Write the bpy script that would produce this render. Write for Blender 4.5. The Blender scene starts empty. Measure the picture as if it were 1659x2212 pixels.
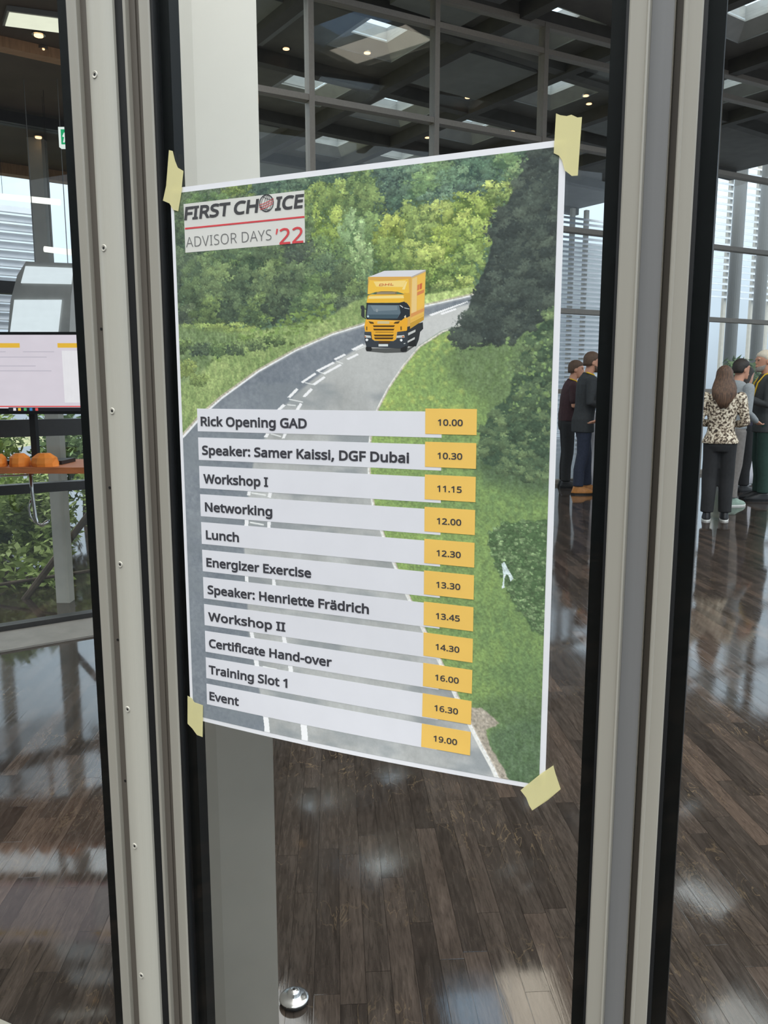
# A printed agenda poster taped to a glass door, a hall with people behind the glass.  Units: metres.
import bpy, bmesh, math, random
import numpy as np
from mathutils import Vector, Matrix

random.seed(5)
sc = bpy.context.scene
col = sc.collection
R = math.radians
PI = math.pi

# ------------------------------------------------------------------ camera
FOCAL, PITCH, EYE = 1727.8, 0.1538186, Vector((0, 0, 1.45))     # focal length in pixels of the 1659 x 2212 frame
cam = bpy.data.cameras.new('camera'); cam_o = bpy.data.objects.new('camera', cam); col.objects.link(cam_o)
cam.sensor_fit = 'VERTICAL'; cam.sensor_height = 24.0; cam.lens = FOCAL/2212*24.0
cam.clip_start = .05; cam.clip_end = 300
cam_o.location = EYE; cam_o.rotation_euler = (PI/2-PITCH, 0, 0)
sc.camera = cam_o

# ------------------------------------------------------------------ exposure, world
sc.view_settings.view_transform = 'Standard'; sc.view_settings.look = 'None'
sc.view_settings.gamma = 1.0; sc.view_settings.use_curve_mapping = False
sc.view_settings.exposure = 0.0
sc.cycles.max_bounces = 10; sc.cycles.transparent_max_bounces = 24
sc.cycles.glossy_bounces = 4; sc.cycles.transmission_bounces = 6
sc.cycles.use_denoising = True
sc.cycles.sample_clamp_indirect = 6.0

SKY_LOW, SKY_MID, SKY_TOP = (.50, .58, .68), (1.40, 1.66, 1.92), (3.6, 3.65, 3.6)
def make_world():
    w = bpy.data.worlds.new('overcast_sky'); sc.world = w; w.use_nodes = True
    nt = w.node_tree; nt.nodes.clear(); N = nt.nodes.new; L = nt.links.new
    out = N('ShaderNodeOutputWorld'); bg = N('ShaderNodeBackground'); L(bg.outputs[0], out.inputs[0])
    tc = N('ShaderNodeTexCoord'); sx = N('ShaderNodeSeparateXYZ'); L(tc.outputs['Generated'], sx.inputs[0])
    cr = N('ShaderNodeValToRGB'); L(sx.outputs['Z'], cr.inputs[0])
    e = cr.color_ramp.elements
    e[0].position = 0.0; e[0].color = (*SKY_LOW, 1); e[1].position = 1.0; e[1].color = (*SKY_TOP, 1)
    for p, c in ((.34, SKY_MID), (.46, SKY_MID), (.58, SKY_TOP)):
        q = e.new(p); q.color = (*c, 1)
    nz = N('ShaderNodeTexNoise'); nz.inputs['Scale'].default_value = 4.0; nz.inputs['Detail'].default_value = 5
    L(tc.outputs['Generated'], nz.inputs['Vector'])
    mr = N('ShaderNodeMapRange'); mr.inputs[1].default_value = .3; mr.inputs[2].default_value = .7
    mr.inputs[3].default_value = .75; mr.inputs[4].default_value = 1.25
    L(nz.outputs[0], mr.inputs[0])
    mx = N('ShaderNodeVectorMath'); mx.operation = 'SCALE'
    L(cr.outputs[0], mx.inputs[0]); L(mr.outputs[0], mx.inputs['Scale']); L(mx.outputs[0], bg.inputs[0])
    bg.inputs[1].default_value = 1.0
make_world()

# ------------------------------------------------------------------ materials
def srgb(r, g=None, b=None):
    if g is None: r, g, b = r
    f = lambda v: (v/255/12.92) if v/255 <= .04045 else ((v/255+.055)/1.055)**2.4
    return (f(r), f(g), f(b))
class NT:
    def __init__(s, name):
        s.m = bpy.data.materials.new(name); s.m.use_nodes = True; s.t = s.m.node_tree
        s.b = s.t.nodes['Principled BSDF']; s.out = s.t.nodes['Material Output']
    def n(s, kind, **kw):
        x = s.t.nodes.new('ShaderNode'+kind)
        for k, v in kw.items(): setattr(x, k, v)
        return x
    def l(s, a, b): s.t.links.new(a, b)
    def math(s, op, a, b=None, c=None):
        x = s.n('Math', operation=op)
        for i, v in enumerate((a, b, c)):
            if v is None: continue
            if isinstance(v, (int, float)): x.inputs[i].default_value = v
            else: s.l(v, x.inputs[i])
        return x.outputs[0]
    def ramp(s, fac, stops):
        x = s.n('ValToRGB'); s.l(fac, x.inputs[0]); e = x.color_ramp.elements
        e[0].position, e[0].color = stops[0][0], (*stops[0][1], 1); e[1].position, e[1].color = stops[-1][0], (*stops[-1][1], 1)
        for p, c in stops[1:-1]:
            q = e.new(p); q.color = (*c, 1)
        return x.outputs[0]
def mat(name, c, rough=.5, metal=0., var=.06, scale=30., bump=0., emit=0., spec=.5, stretch=None, coat=0.):
    """painted / plain surface with a little procedural unevenness"""
    T = NT(name); b = T.b
    b.inputs['Roughness'].default_value = rough; b.inputs['Metallic'].default_value = metal
    b.inputs['Specular IOR Level'].default_value = spec; b.inputs['Coat Weight'].default_value = coat
    tc = T.n('TexCoord'); src = tc.outputs['Object']
    if stretch:
        mp = T.n('Mapping'); mp.inputs['Scale'].default_value = stretch; T.l(src, mp.inputs[0]); src = mp.outputs[0]
    nz = T.n('TexNoise'); nz.inputs['Scale'].default_value = scale; nz.inputs['Detail'].default_value = 4
    T.l(src, nz.inputs['Vector'])
    lo = tuple(v*(1-var*2) for v in c); hi = tuple(min(1, v*(1+var*2)) for v in c)
    cc = T.ramp(nz.outputs[0], [(.25, lo), (.75, hi)])
    T.l(cc, b.inputs['Base Color'])
    if bump:
        bp = T.n('Bump'); bp.inputs['Strength'].default_value = bump; bp.inputs['Distance'].default_value = .01
        T.l(nz.outputs[0], bp.inputs['Height']); T.l(bp.outputs[0], b.inputs['Normal'])
    if emit:
        T.l(cc, b.inputs['Emission Color']); b.inputs['Emission Strength'].default_value = emit
    return T.m
def glass_mat(name, tint=(.93, .96, .95), ior=1.35):
    T = NT(name); T.t.nodes.remove(T.b)
    tr = T.n('BsdfTransparent'); tr.inputs[0].default_value = (*tint, 1)
    gl = T.n('BsdfGlossy'); gl.inputs['Roughness'].default_value = 0.0
    nz = T.n('TexNoise'); nz.inputs['Scale'].default_value = 1.2; bp = T.n('Bump')
    bp.inputs['Strength'].default_value = .02; bp.inputs['Distance'].default_value = .02
    T.l(nz.outputs[0], bp.inputs['Height']); T.l(bp.outputs[0], gl.inputs['Normal'])
    fr = T.n('Fresnel'); ge_ = T.n('NewGeometry')                    # same reflectance from either face of the pane
    T.l(T.math('ADD', ior, T.math('MULTIPLY', ge_.outputs['Backfacing'], 1/ior-ior)), fr.inputs[0])
    mx = T.n('MixShader'); T.l(fr.outputs[0], mx.inputs[0]); T.l(tr.outputs[0], mx.inputs[1]); T.l(gl.outputs[0], mx.inputs[2])
    T.l(mx.outputs[0], T.out.inputs[0])
    return T.m
def emit_mat(name, c, s=1.0):
    T = NT(name); T.t.nodes.remove(T.b)
    e = T.n('Emission'); e.inputs[1].default_value = s
    nz = T.n('TexNoise'); nz.inputs['Scale'].default_value = 6
    T.l(T.ramp(nz.outputs[0], [(.3, tuple(v*.95 for v in c)), (.7, c)]), e.inputs[0]); T.l(e.outputs[0], T.out.inputs[0])
    return T.m
def floor_mat():
    T = NT('dark_plank_floor'); b = T.b
    g = T.n('NewGeometry'); mp = T.n('Mapping'); mp.inputs['Rotation'].default_value = (0, 0, R(-3.5))
    T.l(g.outputs['Position'], mp.inputs[0]); sx = T.n('SeparateXYZ'); T.l(mp.outputs[0], sx.inputs[0])
    x, y = sx.outputs[0], sx.outputs[1]
    u = T.math('DIVIDE', x, .064); row = T.math('FLOOR', u)
    w1 = T.n('TexWhiteNoise', noise_dimensions='1D'); T.l(row, w1.inputs['W'])
    v = T.math('ADD', T.math('DIVIDE', y, .62), T.math('MULTIPLY', w1.outputs[0], 7.3)); cl = T.math('FLOOR', v)
    cx = T.n('CombineXYZ'); T.l(row, cx.inputs[0]); T.l(cl, cx.inputs[1])
    w2 = T.n('TexWhiteNoise', noise_dimensions='2D'); T.l(cx.outputs[0], w2.inputs['Vector'])
    base = T.ramp(w2.outputs[0], [(0, srgb(50, 44, 40)), (.45, srgb(62, 55, 50)), (.8, srgb(70, 61, 55)), (1, srgb(80, 68, 60))])
    # grain, each plank with its own offset
    gx = T.n('CombineXYZ'); T.l(T.math('MULTIPLY', x, 34.), gx.inputs[0])
    T.l(T.math('ADD', T.math('MULTIPLY', y, 3.4), T.math('MULTIPLY', w2.outputs[0], 40.)), gx.inputs[1]); T.l(row, gx.inputs[2])
    nz = T.n('TexNoise'); nz.inputs['Scale'].default_value = 1.; nz.inputs['Detail'].default_value = 6; nz.inputs['Roughness'].default_value = .65
    nz.inputs['Distortion'].default_value = 1.2
    T.l(gx.outputs[0], nz.inputs['Vector'])
    mul = T.n('MapRange'); mul.inputs[1].default_value = .25; mul.inputs[2].default_value = .75; mul.inputs[3].default_value = .58; mul.inputs[4].default_value = 1.4
    T.l(nz.outputs[0], mul.inputs[0])
    sc1 = T.n('VectorMath', operation='SCALE'); T.l(base, sc1.inputs[0]); T.l(mul.outputs[0], sc1.inputs['Scale'])
    f2 = T.n('CombineXYZ'); T.l(T.math('MULTIPLY', x, 150.), f2.inputs[0]); T.l(T.math('MULTIPLY', y, 16.), f2.inputs[1]); T.l(w2.outputs[0], f2.inputs[2])
    n2 = T.n('TexNoise'); n2.inputs['Scale'].default_value = 1.; n2.inputs['Detail'].default_value = 4; n2.inputs['Distortion'].default_value = .8; T.l(f2.outputs[0], n2.inputs['Vector'])
    m2 = T.n('MapRange'); m2.inputs[1].default_value = .3; m2.inputs[2].default_value = .7; m2.inputs[3].default_value = .72; m2.inputs[4].default_value = 1.3; T.l(n2.outputs[0], m2.inputs[0])
    sc0 = T.n('VectorMath', operation='SCALE'); T.l(sc1.outputs[0], sc0.inputs[0]); T.l(m2.outputs[0], sc0.inputs['Scale']); sc1 = sc0
    # worn streaks and knots where the pale wood shows
    kx = T.n('CombineXYZ'); T.l(T.math('MULTIPLY', x, 9.), kx.inputs[0])
    T.l(T.math('ADD', T.math('MULTIPLY', y, 3.0), T.math('MULTIPLY', w2.outputs[0], 91.)), kx.inputs[1]); T.l(row, kx.inputs[2])
    kn = T.n('TexNoise'); kn.inputs['Scale'].default_value = 1.; kn.inputs['Detail'].default_value = 4; kn.inputs['Distortion'].default_value = 2.2
    T.l(kx.outputs[0], kn.inputs['Vector'])
    ridge = T.math('ABSOLUTE', T.math('SUBTRACT', kn.outputs[0], .5))
    vein = T.n('MapRange'); vein.inputs[1].default_value = .0; vein.inputs[2].default_value = .014; vein.inputs[3].default_value = 1; vein.inputs[4].default_value = 0
    T.l(ridge, vein.inputs[0])
    k2 = T.n('TexNoise'); k2.inputs['Scale'].default_value = 2.3; T.l(g.outputs['Position'], k2.inputs['Vector'])
    vm = T.n('MapRange'); vm.inputs[1].default_value = .5; vm.inputs[2].default_value = .68; T.l(k2.outputs[0], vm.inputs[0])
    veins = T.math('MULTIPLY', T.math('MULTIPLY', vein.outputs[0], vm.outputs[0]), .38)
    mx = T.n('Mix', data_type='RGBA'); T.l(veins, mx.inputs[0]); T.l(sc1.outputs[0], mx.inputs[6]); mx.inputs[7].default_value = (*srgb(150, 128, 98), 1)
    # joints
    fu = T.math('FRACT', u); du = T.math('MINIMUM', fu, T.math('SUBTRACT', 1., fu))
    fv = T.math('FRACT', v); dv = T.math('MULTIPLY', T.math('MINIMUM', fv, T.math('SUBTRACT', 1., fv)), 9.)
    jn = T.n('MapRange'); jn.inputs[1].default_value = .008; jn.inputs[2].default_value = .022; jn.inputs[3].default_value = .45; jn.inputs[4].default_value = 1.
    T.l(T.math('MINIMUM', du, dv), jn.inputs[0])
    sc2 = T.n('VectorMath', operation='SCALE'); T.l(mx.outputs[2], sc2.inputs[0]); T.l(jn.outputs[0], sc2.inputs['Scale'])
    T.l(sc2.outputs[0], b.inputs['Base Color'])
    rr = T.n('MapRange'); rr.inputs[1].default_value = .3; rr.inputs[2].default_value = .7; rr.inputs[3].default_value = .025; rr.inputs[4].default_value = .09
    T.l(nz.outputs[0], rr.inputs[0]); T.l(rr.outputs[0], b.inputs['Roughness'])
    b.inputs['IOR'].default_value = 1.66
    bp = T.n('Bump'); bp.inputs['Strength'].default_value = .05; bp.inputs['Distance'].default_value = .002
    T.l(T.math('MULTIPLY', nz.outputs[0], jn.outputs[0]), bp.inputs['Height']); T.l(bp.outputs[0], b.inputs['Normal'])
    return T.m
def print_mat():
    T = NT('printed_photo_ink'); a = T.n('Attribute'); a.attribute_name = 'ink'
    nz = T.n('TexNoise'); nz.inputs['Scale'].default_value = 900
    mp = T.n('MapRange'); mp.inputs[3].default_value = .95; mp.inputs[4].default_value = 1.05; T.l(nz.outputs[0], mp.inputs[0])
    s = T.n('VectorMath', operation='SCALE'); T.l(a.outputs['Color'], s.inputs[0]); T.l(mp.outputs[0], s.inputs['Scale'])
    T.l(s.outputs[0], T.b.inputs['Base Color']); T.b.inputs['Roughness'].default_value = .55; T.b.inputs['Specular IOR Level'].default_value = .3
    return T.m
def tape_mat():
    T = NT('masking_tape_paper'); b = T.b
    nz = T.n('TexNoise'); nz.inputs['Scale'].default_value = 260; nz.inputs['Detail'].default_value = 3
    T.l(T.ramp(nz.outputs[0], [(.3, srgb(234, 226, 168)), (.7, srgb(246, 240, 190))]), b.inputs['Base Color'])
    b.inputs['Roughness'].default_value = .7
    tr = T.n('BsdfTransparent'); tr.inputs[0].default_value = (.98, .96, .78, 1)
    mx = T.n('MixShader'); mx.inputs[0].default_value = .64
    T.l(tr.outputs[0], mx.inputs[1]); T.l(b.outputs[0], mx.inputs[2]); T.l(mx.outputs[0], T.out.inputs[0])
    return T.m
def blouse_mat():
    T = NT('mottled_blouse_cloth'); v = T.n('TexVoronoi'); v.inputs['Scale'].default_value = 34
    tc = T.n('TexCoord'); nz = T.n('TexNoise'); nz.inputs['Scale'].default_value = 42; nz.inputs['Detail'].default_value = 3
    T.l(tc.outputs['Object'], nz.inputs['Vector'])
    T.l(T.ramp(nz.outputs[0], [(.38, srgb(60, 48, 40)), (.47, srgb(122, 104, 88)), (.53, srgb(206, 190, 166)), (.62, srgb(232, 220, 200))]), T.b.inputs['Base Color'])
    T.b.inputs['Roughness'].default_value = .85
    return T.m

M = dict(
 alu=mat('grey_painted_aluminium', srgb(160, 156, 145), .42, 0, .02, 60, stretch=(1, 1, .02)),
 alu_shaded=mat('shaded_grey_aluminium', srgb(100, 94, 86), .5, 0, .03, 60, stretch=(1, 1, .02)),  # frame colour darkened to paint in the shade of grooves and recesses
 alu_blue=mat('cool_grey_aluminium', srgb(130, 130, 130), .45, 0, .03, 60, stretch=(1, 1, .02)),
 strip=mat('cream_grey_strip_paint', srgb(186, 183, 171), .4, 0, .02, 60, stretch=(1, 1, .02)),
 rubber=mat('black_rubber', srgb(16, 18, 20), .6, 0, .1),
 seal=mat('black_edge_seal', srgb(5, 9, 9), .5, 0, .15, spec=.2),
 steel=mat('brushed_steel', (.62, .61, .59), .22, 1., .05, 80),
 screw=mat('screw_metal', srgb(196, 192, 180), .35, .2, .05, 80),
 hole=mat('dark_hole', srgb(20, 20, 20), .8, 0, .1),
 paper=mat('white_poster_paper', srgb(240, 240, 243), .5, 0, .01, 40),
 strip_ink=mat('pale_lilac_white_print', srgb(233, 233, 238), .5, 0, .01, 20),
 box_ink=mat('amber_print', srgb(250, 204, 104), .5, 0, .015, 20),
 title_ink=mat('warm_grey_print', srgb(222, 221, 214), .5, 0, .025, 9),
 text_ink=mat('charcoal_ink', srgb(62, 62, 68), .55, 0, .05, 200),
 title_text=mat('dark_grey_ink', srgb(66, 66, 68), .55, 0, .06, 60),
 thin_text=mat('soft_grey_ink', srgb(104, 104, 104), .55, 0, .06, 60),
 red_ink=mat('red_ink', srgb(216, 70, 76), .55, 0, .04, 60),
 lorry_red=mat('faded_red_ink', srgb(218, 120, 70), .55, 0, .04, 60),
 globe_ink=mat('black_ink', srgb(50, 52, 58), .55, 0, .05, 60),
 ink=print_mat(), tape=tape_mat(), floor=floor_mat(),
 glass=glass_mat('door_glass', (.965, .975, .97)), glass2=glass_mat('hall_glass', (.965, .98, .98), 1.4),
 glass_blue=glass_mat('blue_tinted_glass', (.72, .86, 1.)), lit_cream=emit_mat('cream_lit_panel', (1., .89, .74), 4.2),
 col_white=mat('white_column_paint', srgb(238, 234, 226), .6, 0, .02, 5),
 col_grey=mat('grey_column_lower', srgb(150, 146, 139), .5, 0, .03, 7),
 ceil=mat('dark_grey_ceiling', srgb(100, 98, 94), .8, 0, .1, 3, stretch=(1, 1, 1)),
 ceil_panel=mat('grey_acoustic_panel', srgb(128, 130, 130), .8, 0, .05, 4),
 beam=mat('dark_beam_paint', srgb(70, 66, 60), .7, 0, .08, 6),
 ceil_low=mat('dark_brown_ceiling', srgb(92, 82, 72), .75, 0, .1, 4),
 wood=mat('warm_timber', srgb(176, 136, 100), .6, 0, .12, 12, stretch=(1, 12, 1)),
 facade=mat('grey_blue_facade', srgb(168, 176, 182), .7, 0, .06, 1.5),
 well=mat('pale_skylight_well', srgb(176, 178, 176), .7, 0, .05, 6),
 mull=mat('bronze_grey_mullion', srgb(134, 126, 116), .5, 0, .04, 40),
 mull_dark=mat('dark_window_frame', srgb(40, 40, 40), .5, 0, .08, 40),
 wall_dark=mat('dark_wall_paint', srgb(52, 54, 56), .8, 0, .08, 4),
 slat=mat('white_louvre_paint', srgb(196, 202, 212), .5, 0, .04, 8),
 post=mat('pale_post_paint', srgb(206, 200, 188), .5, 0, .04, 12),
 lamp_warm=emit_mat('warm_lamp', (1.0, .60, .30), 3.0), lamp_white=emit_mat('white_lamp', (.95, .97, .9), 1.4),
 lamp_cream=emit_mat('cream_light_panel', (.86, .88, .70), 1.1), panel_white=emit_mat('white_glowing_panel', (.80, .90, .95), 1.0),
 exit_green=emit_mat('green_sign_light', (.02, .45, .18), .9), exit_white=emit_mat('white_sign_light', (.85, .95, .9), 1.0),
 grey=mat('mid_grey_plastic', srgb(128, 128, 126), .5, 0, .04, 20), housing=mat('light_grey_housing', srgb(186, 186, 182), .5, 0, .04, 20), black=mat('black_plastic', srgb(24, 25, 27), .4, 0, .08, 20),
 ui_pale=emit_mat('pale_screen', (.76, .70, .78), 1.0), ui_yellow=emit_mat('yellow_screen', (.86, .52, .06), 1.0), ui_white=emit_mat('white_screen', (.88, .86, .90), 1.0),
 ui_red=emit_mat('red_screen', (.80, .10, .10), 1.0), ui_grey=emit_mat('grey_screen', (.60, .56, .64), 1.0), ui_dark=emit_mat('dark_screen', (.02, .02, .025), 1.0),
 ui_green=emit_mat('green_screen', (.10, .45, .16), 1.0), ui_blue=emit_mat('blue_screen', (.06, .25, .55), 1.0),
 orange=mat('orange_wrap', srgb(226, 132, 44), .6, 0, .1, 18), orange_wood=mat('orange_brown_wood', srgb(176, 104, 60), .5, 0, .12, 12, stretch=(1, 8, 8)),
 leaf=mat('leaf_green', srgb(160, 178, 104), .7, 0, .35, 2.5), leaf2=mat('leaf_dark_green', srgb(124, 150, 92), .7, 0, .35, 2.5),
 bark=mat('bark', srgb(96, 84, 70), .9, 0, .2, 14), soil=mat('garden_ground', srgb(140, 140, 100), .9, 0, .3, 3),
 stone=mat('grey_stone', srgb(128, 124, 118), .6, 0, .08, 8),
 cloth_white=mat('white_tablecloth', srgb(226, 224, 230), .8, 0, .02, 6),
 skin=mat('skin', srgb(206, 150, 122), .55, 0, .05, 8), skin2=mat('fair_skin', srgb(220, 170, 146), .55, 0, .05, 8),
 hair_brown=mat('long_brown_hair', srgb(88, 62, 44), .6, 0, .4, 14, bump=.5, stretch=(6, 6, .5)), hair_dark=mat('dark_hair', srgb(44, 36, 30), .6, 0, .2, 60),
 hair_short=mat('short_brown_hair', srgb(92, 70, 54), .7, 0, .15, 60), hair_white=mat('white_hair', srgb(226, 212, 192), .7, 0, .06, 60),
 beard=mat('beard_hair', srgb(92, 70, 56), .8, 0, .15, 60), beard_grey=mat('grey_beard_hair', srgb(150, 140, 130), .8, 0, .1, 60),
 maroon=mat('maroon_cloth', srgb(64, 40, 44), .85, 0, .1, 30), jacket=mat('charcoal_jacket_cloth', srgb(50, 52, 54), .85, 0, .1, 30),
 navy=mat('navy_denim', srgb(36, 42, 60), .85, 0, .12, 40), blackcloth=mat('black_trouser_cloth', srgb(34, 34, 36), .85, 0, .1, 30),
 white_shirt=mat('white_shirt_cloth', srgb(224, 222, 220), .85, 0, .03, 20), greycloth=mat('grey_sweater_cloth', srgb(150, 154, 156), .9, 0, .06, 40),
 greytrouser=mat('grey_trouser_cloth', srgb(122, 116, 112), .9, 0, .08, 30), greensuit=mat('dark_green_trouser_cloth', srgb(36, 62, 54), .9, 0, .08, 30),
 suit=mat('dark_grey_suit_cloth', srgb(62, 64, 64), .85, 0, .08, 30), darktop=mat('dark_blue_top_cloth', srgb(44, 42, 60), .85, 0, .1, 30),
 blouse=blouse_mat(), tan=mat('tan_leather', srgb(176, 116, 56), .5, 0, .1, 30), shoe=mat('black_shoe', srgb(26, 26, 28), .5, 0, .1, 30),
 sneaker=mat('pale_green_sneaker', srgb(140, 160, 148), .7, 0, .08, 30), sole=mat('white_sole', srgb(226, 226, 222), .6, 0, .03, 30),
 yellow=mat('yellow_lanyard', srgb(236, 190, 40), .7, 0, .05, 30), badge=mat('pale_pink_badge', srgb(236, 206, 206), .6, 0, .03, 30),
 eye=mat('dark_eye', srgb(30, 24, 22), .3, 0, .05, 30), bag=mat('brown_leather_bag', srgb(112, 76, 54), .6, 0, .12, 20),
)

# ------------------------------------------------------------------ mesh helpers
class MB:
    """collects shapes (world coordinates) into one mesh object"""
    def __init__(s): s.v = []; s.f = []
    def add(s, vs, fs):
        o = len(s.v); s.v += [tuple(v) for v in vs]; s.f += [tuple(i+o for i in f) for f in fs]; return s
    def box(s, x0, x1, y0, y1, z0, z1, T=None):
        vs = [Vector((x, y, z)) for z in (z0, z1) for x, y in ((x0, y0), (x1, y0), (x1, y1), (x0, y1))]
        if T: vs = [T(v) for v in vs]
        return s.add(vs, [(3, 2, 1, 0), (4, 5, 6, 7), (0, 1, 5, 4), (1, 2, 6, 5), (2, 3, 7, 6), (3, 0, 4, 7)])
    def prism(s, poly, a, b, T):
        """closed polygon poly [(p,q)] swept from a to b; T(p, q, t) -> world"""
        n = len(poly); vs = [T(p, q, a) for p, q in poly]+[T(p, q, b) for p, q in poly]
        fs = [tuple(range(n))[::-1], tuple(range(n, 2*n))]+[(i, (i+1) % n, n+(i+1) % n, n+i) for i in range(n)]
        return s.add(vs, fs)
    def rings(s, rings, cap=True, closed=True):
        n = len(rings[0]); vs = [p for r in rings for p in r]; fs = []
        for k in range(len(rings)-1):
            for i in range(n if closed else n-1):
                j = (i+1) % n; fs.append((k*n+i, k*n+j, (k+1)*n+j, (k+1)*n+i))
        if cap: fs += [tuple(range(n))[::-1], tuple(range((len(rings)-1)*n, len(rings)*n))]
        return s.add(vs, fs)
    def tube(s, pts, rad, n=10, cap=True, rounded=False):
        pts = [Vector(p) for p in pts]; rad = [rad]*len(pts) if isinstance(rad, (int, float)) else list(rad)
        if rounded:
            d0 = (pts[0]-pts[1]).normalized(); d1 = (pts[-1]-pts[-2]).normalized(); r0, r1 = rad[0], rad[-1]
            pts = [pts[0]+d0*r0*.95, pts[0]+d0*r0*.6]+pts+[pts[-1]+d1*r1*.6, pts[-1]+d1*r1*.95]
            rad = [r0*.3, r0*.8]+rad+[r1*.8, r1*.3]
        ref = Vector((0, 0, 1)); rings = []; prev = None
        for i, p in enumerate(pts):
            t = (pts[min(i+1, len(pts)-1)]-pts[max(i-1, 0)]).normalized()
            if prev is None:
                if abs(t.z) > .9: ref = Vector((1, 0, 0))
                x = ref.cross(t).normalized()
            else: x = (prev-t*prev.dot(t)).normalized()
            prev = x; y = t.cross(x)
            rings.append([p+(x*math.cos(2*PI*k/n)+y*math.sin(2*PI*k/n))*rad[i] for k in range(n)])
        return s.rings(rings, cap)
    def ell(s, c, rx, ry, rz, nu=16, nv=10):
        c = Vector(c); rs = []
        for j in range(nv+1):
            a = -PI/2+PI*(j+.02)/(nv+.04); r = math.cos(a)
            rs.append([c+Vector((rx*r*math.cos(2*PI*i/nu), ry*r*math.sin(2*PI*i/nu), rz*math.sin(a))) for i in range(nu)])
        return s.rings(rs)
    def disc_lathe(s, c, prof, n=24, T=None):
        """prof [(radius, height)] turned about the vertical through c"""
        c = Vector(c); f = T or (lambda v: v)
        return s.rings([[f(c+Vector((r*math.cos(2*PI*i/n), r*math.sin(2*PI*i/n), h))) for i in range(n)] for r, h in prof])
    def build(s, name, m, parent=None, smooth=False, origin=None):
        return finish(name, s.v, s.f, m, parent, smooth, origin)
def finish(name, v, f, m, parent=None, smooth=False, origin=None):
    v = np.array(v, dtype=np.float64).reshape(-1, 3)
    if parent is not None:
        base = np.array(WORLD[parent.name])
    elif origin is not None: base = np.array(origin, float)
    else: base = np.array([(v[:, 0].min()+v[:, 0].max())/2, (v[:, 1].min()+v[:, 1].max())/2, v[:, 2].min()])
    me = bpy.data.meshes.new(name); me.from_pydata((v-base).tolist(), [], f); me.validate()
    bm = bmesh.new(); bm.from_mesh(me); bmesh.ops.recalc_face_normals(bm, faces=bm.faces); bm.to_mesh(me); bm.free()
    if smooth: me.polygons.foreach_set('use_smooth', [True]*len(me.polygons))
    return link(name, me, m, parent, base)
WORLD = {}
def link(name, me, m, parent, base):
    if m is not None: me.materials.append(M[m] if isinstance(m, str) else m)
    o = bpy.data.objects.new(name, me); col.objects.link(o)
    if parent is not None: o.parent = parent; WORLD[o.name] = WORLD[parent.name]
    else: o.location = base; WORLD[o.name] = tuple(base)
    return o
def tag(o, label, cat, group=None):
    o['label'] = label; o['category'] = cat
    if group: o['group'] = group
    return o
def thing(name, loc, label, cat, group=None):
    o = bpy.data.objects.new(name, None); col.objects.link(o); o.location = loc; o.empty_display_size = .1
    WORLD[o.name] = tuple(loc)
    return tag(o, label, cat, group)
def struct(o): o['kind'] = 'structure'; return o
def frame_empty(name, loc):
    o = bpy.data.objects.new(name, None); col.objects.link(o); o.location = loc; WORLD[o.name] = tuple(loc); return struct(o)
def heading(a): return Vector((math.sin(R(a)), math.cos(R(a)), 0))      # degrees clockwise from straight ahead

# ------------------------------------------------------------------ the setting
# floor of the hall
f = MB(); f.box(-9, 16, -9, 24, -.06, 0); struct(f.build('floor', 'floor'))
g = MB(); g.box(-24, -9.02, -9, 30, -.3, -.1); struct(g.build('ground', 'soil'))

# --- the glass front: a frame of its own.  u runs along the doors, w towards the viewer (both in mm), z up
A = 0.4212772
D0 = Vector((-.321945, 1.265897, 0)); DU = Vector((math.cos(A), -math.sin(A), 0)); DN = Vector((-math.sin(A), -math.cos(A), 0))
TOPZ = 1.746712                                                     # height of the poster's top edge
def D(u, w, z): return D0+DU*(u/1000)+DN*(w/1000)+Vector((0, 0, z))
HEAD = 3.30                                                         # top of the glazing
def upright(mb, prof, z0, z1): return mb.prism(prof, z0, z1, lambda u, w, z: D(u, w, z))
def rect(u0, u1, w0, w1): return [(u0, w0), (u1, w0), (u1, w1), (u0, w1)]

# left fixed pane
w2 = frame_empty('window_2', D(-700, 0, 0))
upright(MB(), [(-182, -45), (-145, -45), (-145, -26), (-161, -26), (-162, 4), (-164, 6), (-180, 6), (-182, 4)], 0, HEAD).build('stile', 'alu', w2)
upright(MB(), rect(-161.8, -145.2, -25.5, -4), 0.0, HEAD).build('groove', 'alu_shaded', w2)
b = MB()
for z in (1.545, 1.285, 1.02, .76): b.tube([D(-153, -4, z), D(-153, -3, z)], .0022, 8)
b.build('rivet', 'hole', w2)
upright(MB(), rect(-185, -182, -30, 2), .1, HEAD).build('gasket', 'rubber', w2)
upright(MB(), rect(-213, -185, -32, -9.3), .1, HEAD).build('edge_seal', 'seal', w2)
upright(MB(), rect(-1400, -185, -9, -1), .09, HEAD-.05).build('glass_pane', 'glass', w2)
upright(MB(), rect(-1400, -182, -45, 6), 0, .1).build('bottom_rail', 'alu', w2)
upright(MB(), rect(-1440, -1400, -45, 6), 0, HEAD).build('stile', 'alu', w2)

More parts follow.
